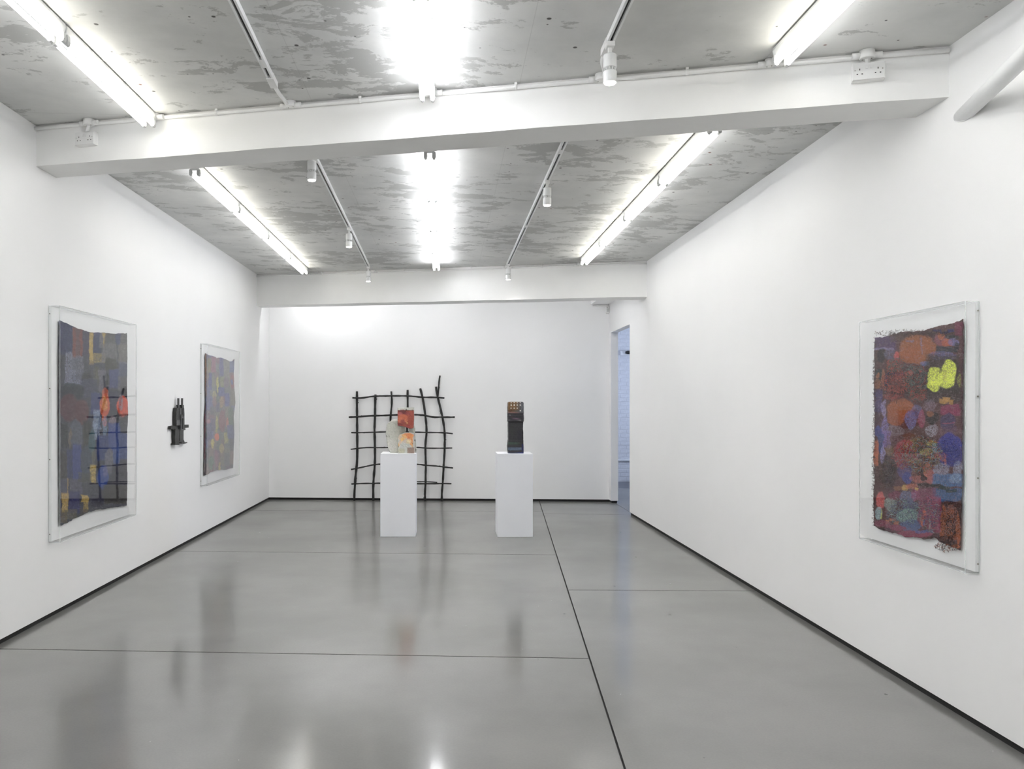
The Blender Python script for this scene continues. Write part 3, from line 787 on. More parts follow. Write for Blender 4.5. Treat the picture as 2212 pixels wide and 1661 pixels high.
# ---- large blue textile (patch coordinates: crop pixels of that artwork)
a1 = empty('textile_artwork', (XL, 6.49, EYE - .15), 'large dark blue painted textile with orange patches in clear acrylic case', 'artwork', 'textiles in acrylic cases')
case(a1, XL, 1, 5.78, 7.20, EYE - .97, EYE + .675, .083)
NAVY, BLUE, GREY, OLIV, MAR, ORG, YEL, SLATE, PALE, TEAL, BLK, BRN = (44, 50, 84), (48, 66, 128), (92, 94, 98), (62, 64, 58), (78, 46, 54), (196, 84, 48), (168, 140, 56), (62, 68, 92), (128, 138, 152), (52, 88, 98), (34, 34, 36), (108, 66, 60)
P1 = [('r', 180, 290, 45, 110, NAVY, 1, 0), ('r', 255, 325, 36, 95, (120, 62, 56), .95, .25), ('r', 255, 330, 12, 95, (84, 66, 72), .8, .2), ('r', 310, 320, 20, 90, (66, 58, 78), 1, 0),
      ('r', 342, 362, 14, 102, YEL, 1, .15), ('r', 378, 320, 24, 70, NAVY, 1, 0), ('r', 410, 300, 14, 60, GREY, .9, .2), ('r', 428, 310, 9, 50, YEL, .9, .3), ('r', 395, 425, 40, 32, (140, 124, 64), .8, .55),
      ('r', 480, 300, 50, 55, (76, 76, 78), 1, .1), ('r', 520, 300, 20, 45, (56, 60, 96), 1, .1), ('r', 552, 320, 22, 70, (84, 84, 86), 1, .1), ('r', 460, 390, 50, 60, (96, 96, 98), .9, .2), ('r', 545, 400, 30, 60, (104, 102, 98), .9, .2),
      ('r', 195, 495, 22, 105, (116, 120, 140), .9, .65), ('r', 255, 470, 42, 55, (110, 112, 128), .85, .5), ('r', 240, 550, 45, 55, (108, 114, 138), .9, .6), ('r', 470, 465, 36, 36, (54, 54, 48), .95, .1),
      ('e', 375, 540, 24, 65, (78, 78, 62), .9, .3), ('r', 300, 500, 60, 60, (70, 70, 78), .5, .3), ('e', 312, 560, 32, 46, (44, 46, 52), .95, .1), ('r', 330, 620, 50, 60, (56, 60, 84), .9, .2), ('r', 410, 570, 22, 70, (92, 92, 104), .9, .3), ('r', 495, 560, 35, 60, (58, 68, 116), .95, .1),
      ('r', 445, 560, 7, 40, BLK, .9, .1), ('r', 550, 500, 30, 50, (80, 86, 112), .8, .2), ('r', 545, 590, 32, 50, (92, 92, 94), .8, .3), ('e', 220, 640, 80, 55, (34, 42, 52), .95, .1),
      ('e', 200, 745, 62, 90, MAR, 1, .1), ('e', 282, 770, 44, 80, (84, 50, 56), 1, .1), ('r', 370, 720, 30, 70, (48, 58, 108), .9, .1), ('r', 485, 700, 28, 60, (58, 60, 82), .9, .1), ('e', 432, 650, 22, 34, (186, 92, 62), .95, .3),
      ('e', 430, 725, 32, 74, ORG, 1, .12), ('e', 428, 715, 18, 50, (206, 150, 66), .8, .5), ('e', 425, 820, 14, 44, (204, 92, 54), .9, .25), ('e', 545, 735, 38, 72, (208, 78, 50), 1, .1), ('e', 530, 710, 16, 52, (140, 140, 150), .9, .5), ('e', 560, 640, 18, 34, (36, 34, 40), .9, .1),
      ('r', 378, 820, 24, 62, (128, 146, 176), .85, .4), ('r', 375, 900, 18, 50, (136, 152, 180), .85, .5), ('e', 480, 850, 24, 56, (142, 124, 134), .85, .4), ('e', 430, 860, 16, 66, (104, 136, 168), .8, .5), ('r', 540, 850, 32, 70, (78, 80, 84), .8, .3),
      ('e', 245, 915, 46, 92, (76, 82, 96), 1, .2), ('e', 205, 935, 10, 70, (108, 96, 78), .8, .4), ('r', 170, 920, 22, 80, (40, 46, 48), .9, .1), ('r', 315, 920, 25, 90, (52, 52, 52), .9, .1), ('e', 345, 960, 22, 90, TEAL, .9, .3),
      ('r', 420, 1000, 40, 80, (44, 58, 110), .95, .1), ('r', 490, 930, 36, 90, (52, 72, 136), .95, .1), ('r', 545, 990, 32, 80, (50, 70, 124), .95, .1), ('e', 462, 1085, 32, 86, (104, 106, 116), .95, .3), ('r', 505, 1060, 22, 60, (54, 78, 140), .9, .1),
      ('r', 250, 1090, 28, 110, (48, 62, 124), .95, .15), ('r', 205, 1100, 18, 90, (42, 52, 92), .9, .1), ('r', 165, 1130, 20, 110, (52, 52, 52), .9, .1), ('e', 310, 1090, 34, 110, (56, 72, 92), .7, .3), ('r', 358, 1090, 12, 70, (90, 92, 80), .8, .4), ('r', 355, 1170, 18, 58, (176, 148, 56), .95, .4),
      ('e', 415, 1190, 36, 76, (48, 72, 140), 1, .05), ('e', 430, 1150, 16, 40, (106, 106, 150), .8, .5), ('r', 525, 1180, 50, 80, (58, 58, 70), .9, .1), ('r', 500, 1300, 80, 60, (58, 56, 56), 1, .1), ('r', 245, 1250, 40, 50, (84, 84, 104), .9, .4), ('r', 300, 1190, 40, 30, (68, 70, 66), .8, .3), ('r', 170, 1250, 24, 50, (74, 76, 96), .9, .4),
      ('r', 175, 1350, 22, 60, (172, 140, 58), .95, .35), ('r', 300, 1325, 22, 22, (176, 144, 48), .95, .25), ('r', 305, 1375, 16, 40, (156, 130, 60), .85, .4), ('r', 235, 1350, 36, 70, (50, 50, 96), 1, .05), ('r', 380, 1340, 40, 40, (48, 48, 66), 1, .05), ('r', 215, 1425, 40, 30, (84, 80, 66), .8, .3), ('r', 165, 1440, 22, 40, (96, 84, 60), .8, .4), ('r', 300, 1420, 30, 30, (66, 60, 58), .8, .2),
      ('r', 190, 1300, 4, 100, (150, 122, 66), .8, .2)]
o1, top1 = textile('painted_cloth', a1, (80, 630), 712 / 240, -2.742,
    [(140, 184), (185, 202), (240, 230), (300, 250), (340, 264), (420, 262), (500, 270), (572, 266)],
    [(142, 1500), (185, 1482), (250, 1446), (330, 1412), (375, 1398), (430, 1392), (500, 1380), (570, 1372)],
    [(140, 184), (138, 400), (136, 700), (138, 1000), (141, 1250), (142, 1500)],
    [(572, 266), (574, 400), (571, 600), (580, 790), (572, 900), (573, 1100), (576, 1250), (570, 1372)],
    (60, 62, 74), P1, 150, 400, 3, 9, 34, 4.0, 1)

# ---- small pastel textile
a2 = empty('textile_artwork', (XL, 10.05, EYE - .13), 'pastel patchwork painted textile in clear acrylic case beside the rifles', 'artwork', 'textiles in acrylic cases')
case(a2, XL, 1, 9.32, 10.78, EYE - .932, EYE + .663, .08)
pal = [(110, 96, 116), (104, 108, 150), (124, 122, 110), (128, 96, 108), (92, 96, 104), (112, 116, 118), (98, 108, 104), (134, 118, 112), (96, 92, 124), (120, 104, 108)]
rr = random.Random(5); P2 = []
for j in range(14):
    for i in range(6):
        P2.append(('r', 505 + i * 54 + rr.uniform(-14, 14), 270 + j * 88 + rr.uniform(-24, 24), rr.uniform(20, 34), rr.uniform(48, 95), rr.choice(pal), .95, rr.uniform(.05, .3)))
P2 += [('r', 530, 330, 17, 78, (128, 118, 82), .95, .35), ('r', 572, 320, 24, 84, (146, 98, 116), .95, .1), ('r', 652, 330, 22, 110, (88, 92, 142), .95, .1), ('r', 705, 365, 32, 95, (128, 130, 124), .95, .15), ('r', 762, 340, 26, 60, (90, 104, 150), .95, .1),
       ('e', 612, 525, 13, 84, (184, 180, 78), .95, .25), ('r', 538, 490, 16, 90, (86, 92, 146), .95, .05), ('e', 580, 635, 20, 46, (160, 152, 96), .95, .3), ('r', 660, 500, 20, 52, (128, 136, 96), .9, .3), ('e', 700, 500, 26, 60, (118, 104, 122), .9, .1),
       ('r', 650, 600, 34, 44, (84, 90, 146), .95, .05), ('r', 710, 680, 24, 66, (86, 92, 148), .95, .05), ('e', 655, 705, 22, 58, (156, 132, 98), .95, .25), ('e', 765, 500, 22, 70, (150, 92, 96), .9, .2), ('e', 758, 500, 12, 30, (82, 104, 160), .95, .1), ('e', 580, 700, 24, 60, (142, 112, 112), .9, .2),
       ('e', 605, 935, 13, 88, (170, 166, 82), .9, .4), ('e', 660, 900, 34, 110, (134, 86, 94), .9, .15), ('e', 715, 920, 14, 60, (186, 104, 92), .9, .3), ('r', 750, 850, 26, 90, (92, 112, 100), .9, .1), ('e', 605, 1062, 25, 42, (208, 104, 72), 1, .05), ('r', 700, 1070, 22, 56, (160, 160, 84), .95, .4), ('e', 562, 1125, 16, 52, (190, 180, 66), .95, .45),
       ('e', 655, 1180, 24, 48, (168, 158, 92), .9, .4), ('r', 740, 1010, 30, 70, (98, 104, 148), .9, .1), ('r', 525, 1000, 24, 90, (88, 92, 126), .9, .1), ('e', 545, 1330, 24, 70, (94, 122, 108), .9, .1), ('e', 600, 1280, 20, 90, (142, 106, 122), .9, .2), ('r', 630, 1360, 10, 40, (178, 168, 80), .9, .4), ('r', 710, 1290, 26, 70, (110, 112, 118), .9, .1), ('e', 520, 905, 24, 20, (160, 104, 120), .9, .1),
       ('r', 485, 830, 9, 700, (58, 52, 60), .85, .1), ('r', 481, 1000, 6, 300, (112, 48, 52), .8, .3), ('r', 492, 420, 5, 220, (150, 112, 84), .8, .3)]
o2, top2 = textile('painted_cloth', a2, (340, 720), 949 / 200, -2.742,
    [(487, 206), (520, 222), (565, 232), (605, 254), (650, 248), (700, 268), (740, 290), (765, 285), (785, 262)],
    [(474, 1458), (510, 1448), (545, 1420), (590, 1410), (640, 1398), (700, 1396), (740, 1382), (773, 1378)],
    [(487, 206), (488, 400), (490, 700), (480, 900), (478, 1200), (474, 1458)],
    [(785, 262), (780, 420), (783, 560), (796, 720), (780, 850), (782, 1060), (777, 1200), (773, 1378)],
    (112, 108, 114), P2, 90, 260, 9, 8, 40, 4.0, 1)

# ---- woven textile with the yellow blotch (patch coordinates: crop pixels of that artwork)
a3 = empty('textile_artwork', (XR, 4.32, EYE - .16), 'shaggy dark red woven textile with bright yellow blotch in clear acrylic case', 'artwork', 'textiles in acrylic cases')
case(a3, XR, -1, 3.826, 4.81, EYE - .784, EYE + .467, .07)
P3u = [('r', 260, 380, 170, 90, (78, 56, 98), .95, .2), ('r', 560, 300, 200, 70, (92, 70, 58), .8, .5), ('r', 260, 470, 140, 14, (142, 132, 178), .8, .4), ('e', 740, 470, 250, 205, (150, 84, 36), 1, .1), ('e', 640, 560, 160, 110, (148, 80, 36), 1, .1), ('r', 640, 360, 60, 14, (110, 110, 140), .7, .4), ('r', 790, 420, 10, 120, (120, 118, 150), .7, .5),
       ('e', 1050, 330, 80, 95, (132, 72, 82), .95, .15), ('e', 1060, 290, 44, 50, (166, 92, 50), .9, .1), ('r', 1010, 215, 55, 16, (44, 40, 92), 1, .05), ('r', 1110, 245, 60, 16, (44, 40, 92), 1, .05), ('r', 1190, 215, 40, 22, (48, 46, 100), 1, .05), ('e', 1150, 390, 66, 60, (168, 84, 56), .95, .1), ('r', 1210, 300, 90, 26, (40, 44, 46), 1, .05), ('e', 1230, 380, 70, 60, (112, 108, 160), .9, .3), ('r', 1140, 480, 150, 36, (44, 50, 56), 1, .05), ('r', 1280, 430, 30, 40, (44, 46, 54), .9, .1),
       ('r', 1300, 200, 60, 100, (110, 44, 70), .9, .2), ('e', 230, 560, 60, 100, (42, 38, 40), 1, .1), ('e', 360, 550, 90, 90, (102, 98, 130), .8, .5), ('e', 1080, 560, 180, 60, (100, 96, 150), .75, .5), ('e', 195, 820, 64, 90, (40, 50, 46), 1, .05), ('e', 190, 840, 24, 40, (150, 88, 54), 1, .1), ('r', 265, 870, 20, 130, (160, 92, 66), .8, .2), ('e', 180, 950, 50, 60, (140, 86, 50), .8, .3),
       ('e', 440, 960, 160, 210, (66, 40, 42), .9, .2), ('e', 445, 560, 34, 60, (190, 76, 70), .95, .2), ('e', 430, 680, 110, 80, (150, 62, 60), .7, .5), ('e', 420, 740, 110, 60, (92, 96, 94), .7, .6), ('r', 440, 810, 120, 16, (42, 38, 78), 1, .05), ('r', 310, 900, 16, 80, (46, 40, 78), .9, .1), ('e', 720, 850, 150, 150, (92, 92, 88), .8, .6), ('e', 610, 800, 60, 40, (210, 84, 66), .8, .3), ('e', 740, 1080, 120, 100, (170, 76, 66), .8, .5), ('e', 480, 940, 110, 140, (176, 76, 62), .6, .6), ('e', 360, 1130, 110, 50, (150, 62, 60), .7, .5),
       ('e', 830, 670, 70, 30, (92, 110, 160), .9, .3), ('r', 1090, 1080, 250, 120, (54, 48, 46), .9, .2), ('r', 1080, 820, 230, 260, (52, 46, 42), .9, .2), ('e', 975, 850, 110, 140, (214, 226, 34), 1, .34), ('e', 960, 960, 90, 100, (210, 222, 34), 1, .34), ('e', 1160, 790, 110, 165, (216, 228, 34), 1, .34), ('e', 1130, 900, 120, 110, (208, 220, 36), 1, .34), ('e', 1110, 830, 30, 70, (150, 140, 50), .7, .6), ('e', 1310, 900, 36, 100, (150, 156, 50), .75, .7), ('r', 1050, 760, 16, 40, (54, 48, 40), .8, .1),
       ('r', 1090, 1190, 60, 30, (160, 118, 50), 1, .05), ('r', 1140, 1160, 50, 30, (170, 124, 52), 1, .05), ('r', 1195, 1210, 26, 34, (164, 118, 50), 1, .05), ('r', 190, 1200, 60, 160, (70, 60, 108), .95, .2), ('r', 190, 1450, 60, 120, (70, 42, 58), .95, .15), ('e', 265, 1290, 34, 130, (140, 130, 176), .9, .4), ('e', 280, 1560, 50, 160, (118, 108, 172), .9, .55), ('e', 190, 1620, 50, 80, (54, 66, 140), .9, .2),
       ('e', 500, 1290, 190, 130, (150, 80, 36), 1, .08), ('e', 430, 1420, 120, 110, (142, 72, 34), 1, .08), ('e', 640, 1450, 80, 130, (100, 106, 160), .9, .4), ('e', 720, 1340, 80, 100, (96, 94, 140), .8, .4), ('e', 790, 1430, 40, 130, (142, 62, 90), .9, .2), ('e', 900, 1250, 90, 80, (128, 110, 128), .7, .6), ('e', 940, 1430, 95, 95, (34, 30, 30), 1, .05), ('e', 910, 1370, 60, 36, (140, 82, 52), .9, .2),
       ('r', 1190, 1310, 130, 70, (128, 46, 80), 1, .1), ('e', 1150, 1480, 100, 110, (62, 52, 92), .95, .15), ('e', 1190, 1570, 90, 40, (76, 52, 84), .9, .3), ('r', 1150, 1500, 90, 10, (150, 66, 96), .9, .1), ('e', 420, 1600, 120, 70, (132, 120, 132), .7, .6), ('e', 930, 1600, 90, 80, (156, 154, 170), .7, .6), ('r', 1345, 1200, 14, 700, (70, 40, 48), .8, .1), ('r', 1180, 1610, 160, 50, (110, 78, 96), .6, .6)]
Dy = 260 * 6.387
P3l = [('r', 300, 60, 60, 120, (110, 90, 160), .85, .5), ('r', 215, 110, 45, 130, (46, 66, 118), .95, .15), ('r', 155, 260, 36, 170, (170, 86, 44), 1, .08), ('e', 250, 260, 30, 140, (146, 140, 196), .85, .5), ('e', 350, 210, 60, 80, (120, 96, 70), .8, .4), ('r', 400, 60, 90, 80, (110, 80, 90), .6, .6),
       ('e', 330, 500, 110, 220, (64, 46, 42), .9, .3), ('e', 580, 240, 170, 170, (160, 58, 72), .95, .25), ('e', 520, 360, 80, 110, (166, 56, 70), .9, .3), ('e', 780, 120, 120, 70, (92, 76, 60), .8, .5), ('e', 930, 115, 70, 50, (176, 160, 62), .9, .3), ('e', 980, 180, 50, 60, (130, 160, 176), .85, .4), ('e', 790, 200, 60, 50, (48, 34, 34), .95, .1), ('e', 850, 230, 90, 50, (168, 152, 66), .8, .45),
       ('e', 1180, 150, 170, 180, (50, 56, 146), 1, .12), ('e', 1190, 300, 170, 140, (52, 54, 128), 1, .12), ('e', 1060, 290, 90, 60, (176, 84, 84), .8, .5), ('e', 1120, 370, 24, 60, (176, 88, 66), .9, .2), ('e', 1060, 470, 120, 90, (148, 148, 170), .8, .5), ('e', 1290, 480, 60, 120, (140, 148, 172), .75, .5), ('e', 680, 350, 120, 50, (150, 150, 130), .7, .5), ('e', 780, 480, 130, 120, (120, 72, 60), .9, .4), ('e', 770, 520, 60, 60, (44, 34, 30), .9, .3), ('e', 860, 480, 40, 110, (180, 98, 60), .8, .4), ('e', 910, 560, 60, 110, (166, 88, 84), .9, .3), ('e', 560, 480, 100, 120, (84, 72, 130), .85, .4), ('e', 590, 600, 60, 80, (54, 62, 128), .95, .1), ('e', 740, 610, 110, 50, (160, 84, 76), .8, .4), ('e', 815, 600, 44, 44, (36, 28, 26), 1, .1),
       ('r', 1150, 620, 210, 90, (66, 104, 150), .95, .25), ('r', 1150, 820, 220, 90, (54, 90, 134), .95, .2), ('e', 1260, 600, 90, 70, (130, 150, 176), .7, .5), ('r', 880, 690, 180, 22, (56, 44, 40), 1, .05), ('r', 1000, 680, 90, 18, (42, 46, 42), 1, .05), ('r', 1100, 730, 80, 20, (38, 56, 56), 1, .05), ('r', 1200, 770, 70, 22, (38, 58, 56), 1, .05), ('e', 480, 730, 90, 36, (130, 84, 56), .9, .2), ('e', 560, 720, 40, 50, (186, 146, 56), .9, .3), ('e', 650, 710, 90, 40, (170, 94, 70), .9, .3), ('e', 715, 735, 30, 20, (196, 158, 56), .9, .2),
       ('e', 215, 900, 60, 110, (188, 88, 84), 1, .12), ('e', 200, 1080, 46, 80, (140, 166, 172), .9, .3), ('r', 230, 1090, 10, 60, (176, 176, 60), .9, .2), ('e', 360, 960, 90, 100, (132, 150, 140), .85, .5), ('e', 420, 830, 80, 60, (116, 48, 70), .9, .2), ('e', 600, 850, 110, 90, (92, 104, 140), .85, .4), ('e', 700, 830, 70, 80, (142, 64, 104), .85, .35), ('e', 640, 980, 110, 70, (76, 84, 120), .9, .3), ('e', 590, 1110, 150, 100, (124, 164, 156), .95, .35), ('e', 640, 1240, 150, 80, (72, 100, 150), .95, .3), ('r', 860, 860, 120, 130, (120, 56, 84), .9, .3), ('r', 960, 1100, 100, 250, (142, 56, 86), .95, .25), ('e', 800, 1110, 80, 150, (134, 56, 84), .9, .3), ('e', 800, 1190, 34, 70, (186, 92, 54), .95, .1), ('e', 810, 1200, 16, 40, (66, 80, 140), .9, .1), ('e', 825, 1080, 24, 40, (190, 88, 62), .9, .1),
       ('r', 1200, 1180, 140, 250, (64, 40, 38), 1, .1), ('e', 1200, 1150, 110, 190, (150, 102, 96), .9, .5), ('e', 1090, 1180, 40, 230, (164, 84, 44), .9, .35), ('e', 1290, 1300, 30, 240, (170, 86, 44), .95, .2), ('e', 1190, 1060, 50, 36, (172, 88, 46), .9, .1), ('e', 1220, 1390, 90, 60, (160, 84, 50), .85, .3), ('e', 1090, 1360, 60, 110, (150, 78, 44), .8, .3), ('r', 320, 1190, 30, 30, (172, 92, 50), .95, .1), ('r', 380, 1170, 40, 18, (172, 92, 50), .95, .1), ('r', 430, 1215, 34, 20, (172, 92, 50), .95, .1),
       ('e', 240, 1220, 110, 50, (128, 62, 84), .9, .2), ('e', 420, 1290, 160, 40, (132, 56, 82), .95, .15), ('e', 700, 1370, 260, 50, (136, 54, 82), 1, .12), ('e', 260, 1300, 130, 24, (52, 38, 40), .9, .1), ('r', 830, 1330, 120, 20, (62, 86, 150), .9, .2), ('r', 905, 1250, 12, 90, (150, 144, 140), .8, .3), ('e', 980, 1400, 60, 60, (64, 36, 40), .9, .2), ('r', 1130, 1460, 110, 60, (56, 36, 36), .95, .2), ('e', 1260, 1540, 60, 34, (176, 92, 48), 1, .1)]
P3 = P3u + [(k, x, y + Dy, rx, ry, c, o, g) for k, x, y, rx, ry, c, o, g in P3l]
o3, top3 = textile('woven_cloth', a3, (1870, 680), 1469 / 230, 2.416,
    [(140, 316), (240, 312), (400, 262), (560, 232), (760, 226), (900, 196), (1040, 152), (1200, 122), (1290, 88), (1356, 60)],
    [(122, 2912), (200, 2950), (320, 2990), (450, 3020), (560, 3066), (700, 3068), (830, 3096), (900, 3085), (960, 3070), (1040, 3130), (1150, 3180), (1230, 3215), (1312, 3240)],
    [(140, 316), (135, 700), (128, 1000), (136, 1500), (134, 1800), (122, 1960), (135, 2300), (120, 2500), (128, 2750), (122, 2912)],
    [(1356, 60), (1358, 500), (1345, 1000), (1346, 1500), (1340, 1900), (1348, 2200), (1330, 2500), (1325, 2800), (1312, 3240)],
    (84, 54, 54), P3, 190, 470, 21, 26, 90, 13.0, -1, 0.62, 0.42, (134, 112, 122), 0.12)
RED, DRK, GRN, PUR, WHT, GLD = (190, 80, 66), (58, 40, 42), (96, 112, 104), (90, 84, 132), (146, 138, 134), (160, 138, 60)
threads(o3, top3, [(440, 950, 170, 230, 260, 90, [RED, RED, DRK, (150, 64, 60)]), (720, 900, 170, 200, 200, 80, [GRN, (130, 136, 130), RED, DRK]), (740, 1090, 120, 100, 90, 70, [RED, GRN]), (430, 680, 110, 90, 80, 70, [RED, GRN]),
    (800, Dy + 260, 300, 240, 300, 80, [GLD, RED, WHT, DRK, (130, 156, 172)]), (540, Dy + 300, 140, 160, 110, 80, [RED, (170, 70, 80), WHT]), (320, Dy + 520, 130, 220, 120, 90, [DRK, (120, 86, 66), (96, 84, 70)]), (560, Dy + 1050, 230, 180, 180, 70, [(140, 172, 160), (120, 140, 150), PUR]), (1200, Dy + 1200, 110, 240, 130, 90, [(176, 120, 110), (176, 92, 52), DRK]), (900, Dy + 1100, 160, 240, 120, 80, [(150, 66, 96), PUR, WHT]), (1180, Dy + 240, 150, 200, 100, 50, [(64, 72, 170), (50, 54, 130)]),
    (700, 255, 560, 44, 130, 50, [DRK, (100, 78, 60)]), (150, 900, 14, 620, 90, 44, [DRK, (120, 80, 60)]), (138, Dy + 500, 14, 800, 110, 44, [DRK, (110, 74, 62)]), (1150, Dy + 1540, 160, 60, 60, 60, [DRK, (150, 84, 60)])], 4)

# ------------------------------------------------------------------ branch lattice leaning on the far wall
lat = empty('branch_lattice', (-0.75, 12.72, 0), 'lattice of charred black branches leaning against the far white wall', 'sculpture')
def lpt(zx, zy, front):
    px = 730 + zx / 4.153; py = 790 + zy / 4.153
    Y = 12.77
    for _ in range(3):
        z = max(0.0, EYE - (py - CY) / F * Y); x = (px - CX) / F * Y
        Y = yb(x) - 0.085 + 0.05 * z / 1.6 - front
    return at_depth(px, py, Y)
V = [([(171, 230), (170, 300), (172, 480), (173, 620), (174, 760), (172, 870), (160, 960), (154, 1050), (148, 1130), (147, 1218)], 10.5),
     ([(337, 258), (334, 350), (332, 480), (327, 560), (329, 620), (333, 760), (332, 870), (325, 960), (318, 1050), (316, 1130), (318, 1218)], 10.5),
     ([(479, 230), (484, 300), (483, 360), (474, 425), (471, 490), (470, 640), (468, 760), (466, 900), (470, 1060), (468, 1218)], 8.5),
     ([(625, 217), (625, 300), (626, 380), (622, 470), (620, 575), (624, 760), (622, 1000), (622, 1218)], 9.0),
     ([(739, 203), (757, 270), (770, 340), (783, 440), (793, 520), (796, 600), (788, 670), (784, 720), (786, 800), (789, 900), (786, 980), (787, 1060), (780, 1130), (782, 1218)], 9.8),
     ([(880, 188), (887, 250), (905, 320), (925, 400), (938, 460), (955, 560), (959, 640), (957, 760), (951, 860), (945, 960), (940, 1060), (932, 1130), (932, 1218)], 9.8),
     ([(915, 88), (906, 150), (903, 215), (894, 275)], 7.5)]
H = [([(130, 287), (205, 292), (270, 280), (340, 272), (480, 270), (625, 270), (700, 277), (760, 283), (880, 283), (955, 290)], 7.5),
     ([(98, 462), (180, 458), (300, 447), (400, 447), (530, 440), (690, 438), (790, 445), (850, 465), (900, 460), (960, 462), (1048, 461)], 8.2),
     ([(120, 600), (200, 600), (330, 596), (430, 593), (560, 594), (700, 596), (800, 598), (900, 599), (975, 601), (1030, 610)], 6.2),
     ([(115, 750), (200, 738), (270, 732), (340, 735), (440, 734), (560, 732), (710, 731), (800, 740), (900, 740), (1025, 738)], 6.0),
     ([(118, 930), (180, 918), (250, 903), (330, 885), (380, 882), (500, 882), (640, 882), (720, 882), (780, 893), (870, 897), (950, 908), (1032, 917)], 6.5),
     ([(122, 1060), (250, 1055), (330, 1055), (380, 1053), (550, 1056), (720, 1058), (850, 1058), (950, 1055), (1018, 1058)], 6.5),
     ([(500, 1042), (715, 1040), (800, 1040), (890, 1046)], 5.0)]
def smooth_line(pl, n):
    p = np.array(pl, float); s = np.concatenate([[0], np.cumsum(np.hypot(*np.diff(p, axis=0).T))]); t = np.linspace(0, s[-1], n)
    q = np.stack([np.interp(t, s, p[:, 0]), np.interp(t, s, p[:, 1])], 1)
    for _ in range(3): q[1:-1] = (q[:-2] + 2 * q[1:-1] + q[2:]) / 4
    return q
MPX = 12.75 / F / 4.153
def branch(pl, r, front, nm):
    n = max(8, int(len(pl) * 4)); q = smooth_line(pl, n); pts = [lpt(x, y, front) for x, y in q]
    for p in pts:
        if p.z < 0.02: p.z = 0.02
    if pl[-1][1] > 1200: pts[-1] = Vector((pts[-1].x, pts[-1].y, 0.002))
    rs = [r * MPX * (1 + .10 * math.sin(i * 1.3 + r * 7) + random.uniform(-.08, .08)) for i in range(n)]
    b = MB().tube(pts, rs, 9, jitter=.06)
    for k in range(3):       # knots and cut twigs
        i = random.randrange(2, n - 2); c = pts[i]; a = random.uniform(0, 6.28)
        dr = Vector((math.cos(a), -abs(math.sin(a)) * .4, math.sin(a))).normalized()
        b.tube([c, c + dr * r * MPX * 1.5], [r * MPX * .75, r * MPX * .45], 6)
    b.build(nm, M['branch'], lat)
for pl, r in V: branch(pl, r, 0.0, 'upright_branch')
for pl, r in H: branch(pl, r, 0.030, 'cross_branch')

# ------------------------------------------------------------------ rifle wall piece
gun = empty('rifle_sculpture', on_x(386, 915, XL), 'black wall sculpture of two upright rifles mounted side by side', 'sculpture')
def gpoly(pts, d0, d1, nm, mt='gun'):
    P = [on_x(355 + x / 13.85, 850 + y / 13.85, XL + 0.03) for x, y in pts]
    P = [Vector((XL + d0, p.y, p.z)) for p in P]
    # rays in front of the wall land a little nearer: keep y,z and set only the relief depth
    MB().prism(P[::-1], (d1 - d0, 0, 0)).build(nm, M[mt], gun)
def gcircle(cx, cy, rx, ry, n=10): return [(cx + rx * math.cos(2 * math.pi * k / n), cy + ry * math.sin(2 * math.pi * k / n)) for k in range(n)]
for dx, dy in ((0, 0), (114, 0)):
    gpoly([(400 + dx, 150), (432 + dx, 150), (432 + dx, 350), (400 + dx, 350)], .026, .036, 'barrel')
    gpoly([(380 + dx, 338), (442 + dx, 345), (446 + dx, 435), (386 + dx, 435)], .022, .040, 'gas_block')
    gpoly([(404 + dx, 140), (428 + dx, 140), (428 + dx, 156), (404 + dx, 156)], .024, .038, 'muzzle')
gpoly([(345, 428), (450, 428), (462, 640), (442, 700), (440, 955), (322, 955), (322, 790), (326, 560)], .004, .042, 'receiver')
gpoly([(322, 790), (420, 790), (425, 950), (322, 950)], .042, .047, 'cover_plate', 'gun_edge')
gpoly([(470, 428), (560, 428), (570, 600), (566, 800), (560, 935), (468, 935), (462, 660)], .004, .042, 'receiver')
gpoly([(302, 1060), (424, 1060), (418, 1400), (402, 1500), (300, 1490), (292, 1300)], .004, .040, 'stock')
gpoly([(266, 1512), (300, 1482), (404, 1478), (406, 1536), (276, 1536)], .002, .046, 'butt_plate')
gpoly([(440, 1060), (548, 1060), (546, 1370), (584, 1455), (500, 1470), (436, 1420)], .004, .040, 'stock')
gpoly([(466, 1442), (560, 1462), (640, 1455), (640, 1478), (545, 1507), (480, 1490)], .002, .046, 'butt_plate')
gpoly([(185, 978), (300, 958), (430, 965), (430, 1062), (185, 1072)], .006, .034, 'magazine')
gpoly([(540, 944), (690, 928), (718, 930), (718, 1020), (540, 1034)], .006, .034, 'magazine')
gpoly([(262, 1072), (420, 1060), (420, 1130), (380, 1180), (330, 1105), (285, 1102)], .008, .030, 'grip')
gpoly([(545, 1060), (642, 1052), (632, 1082), (565, 1108), (560, 1190), (545, 1195)], .008, .030, 'grip')
gpoly([(452, 640), (476, 700), (500, 730), (520, 640), (536, 640), (534, 960), (546, 1090), (426, 1090), (430, 960), (448, 850)], .042, .054, 'carry_handle', 'gun_edge')
gpoly([(470, 740), (512, 740), (518, 1060), (462, 1060)], .054, .060, 'rail')
for cx in (432, 530): gpoly([(cx - 10, 440), (cx + 10, 440), (cx + 12, 620), (cx - 12, 620)], .042, .048, 'sling_rib', 'gun_edge')
ringpts = [Vector((XL + .025, 0, 0)) + Vector((0, (q := on_x(355 + x / 13.85, 850 + y / 13.85, XL + .03)).y, q.z)) for x, y in gcircle(572, 855, 22, 66, 14)]
MB().tube(ringpts + ringpts[:1], .0045, 6).build('trigger_guard', M['gun'], gun)

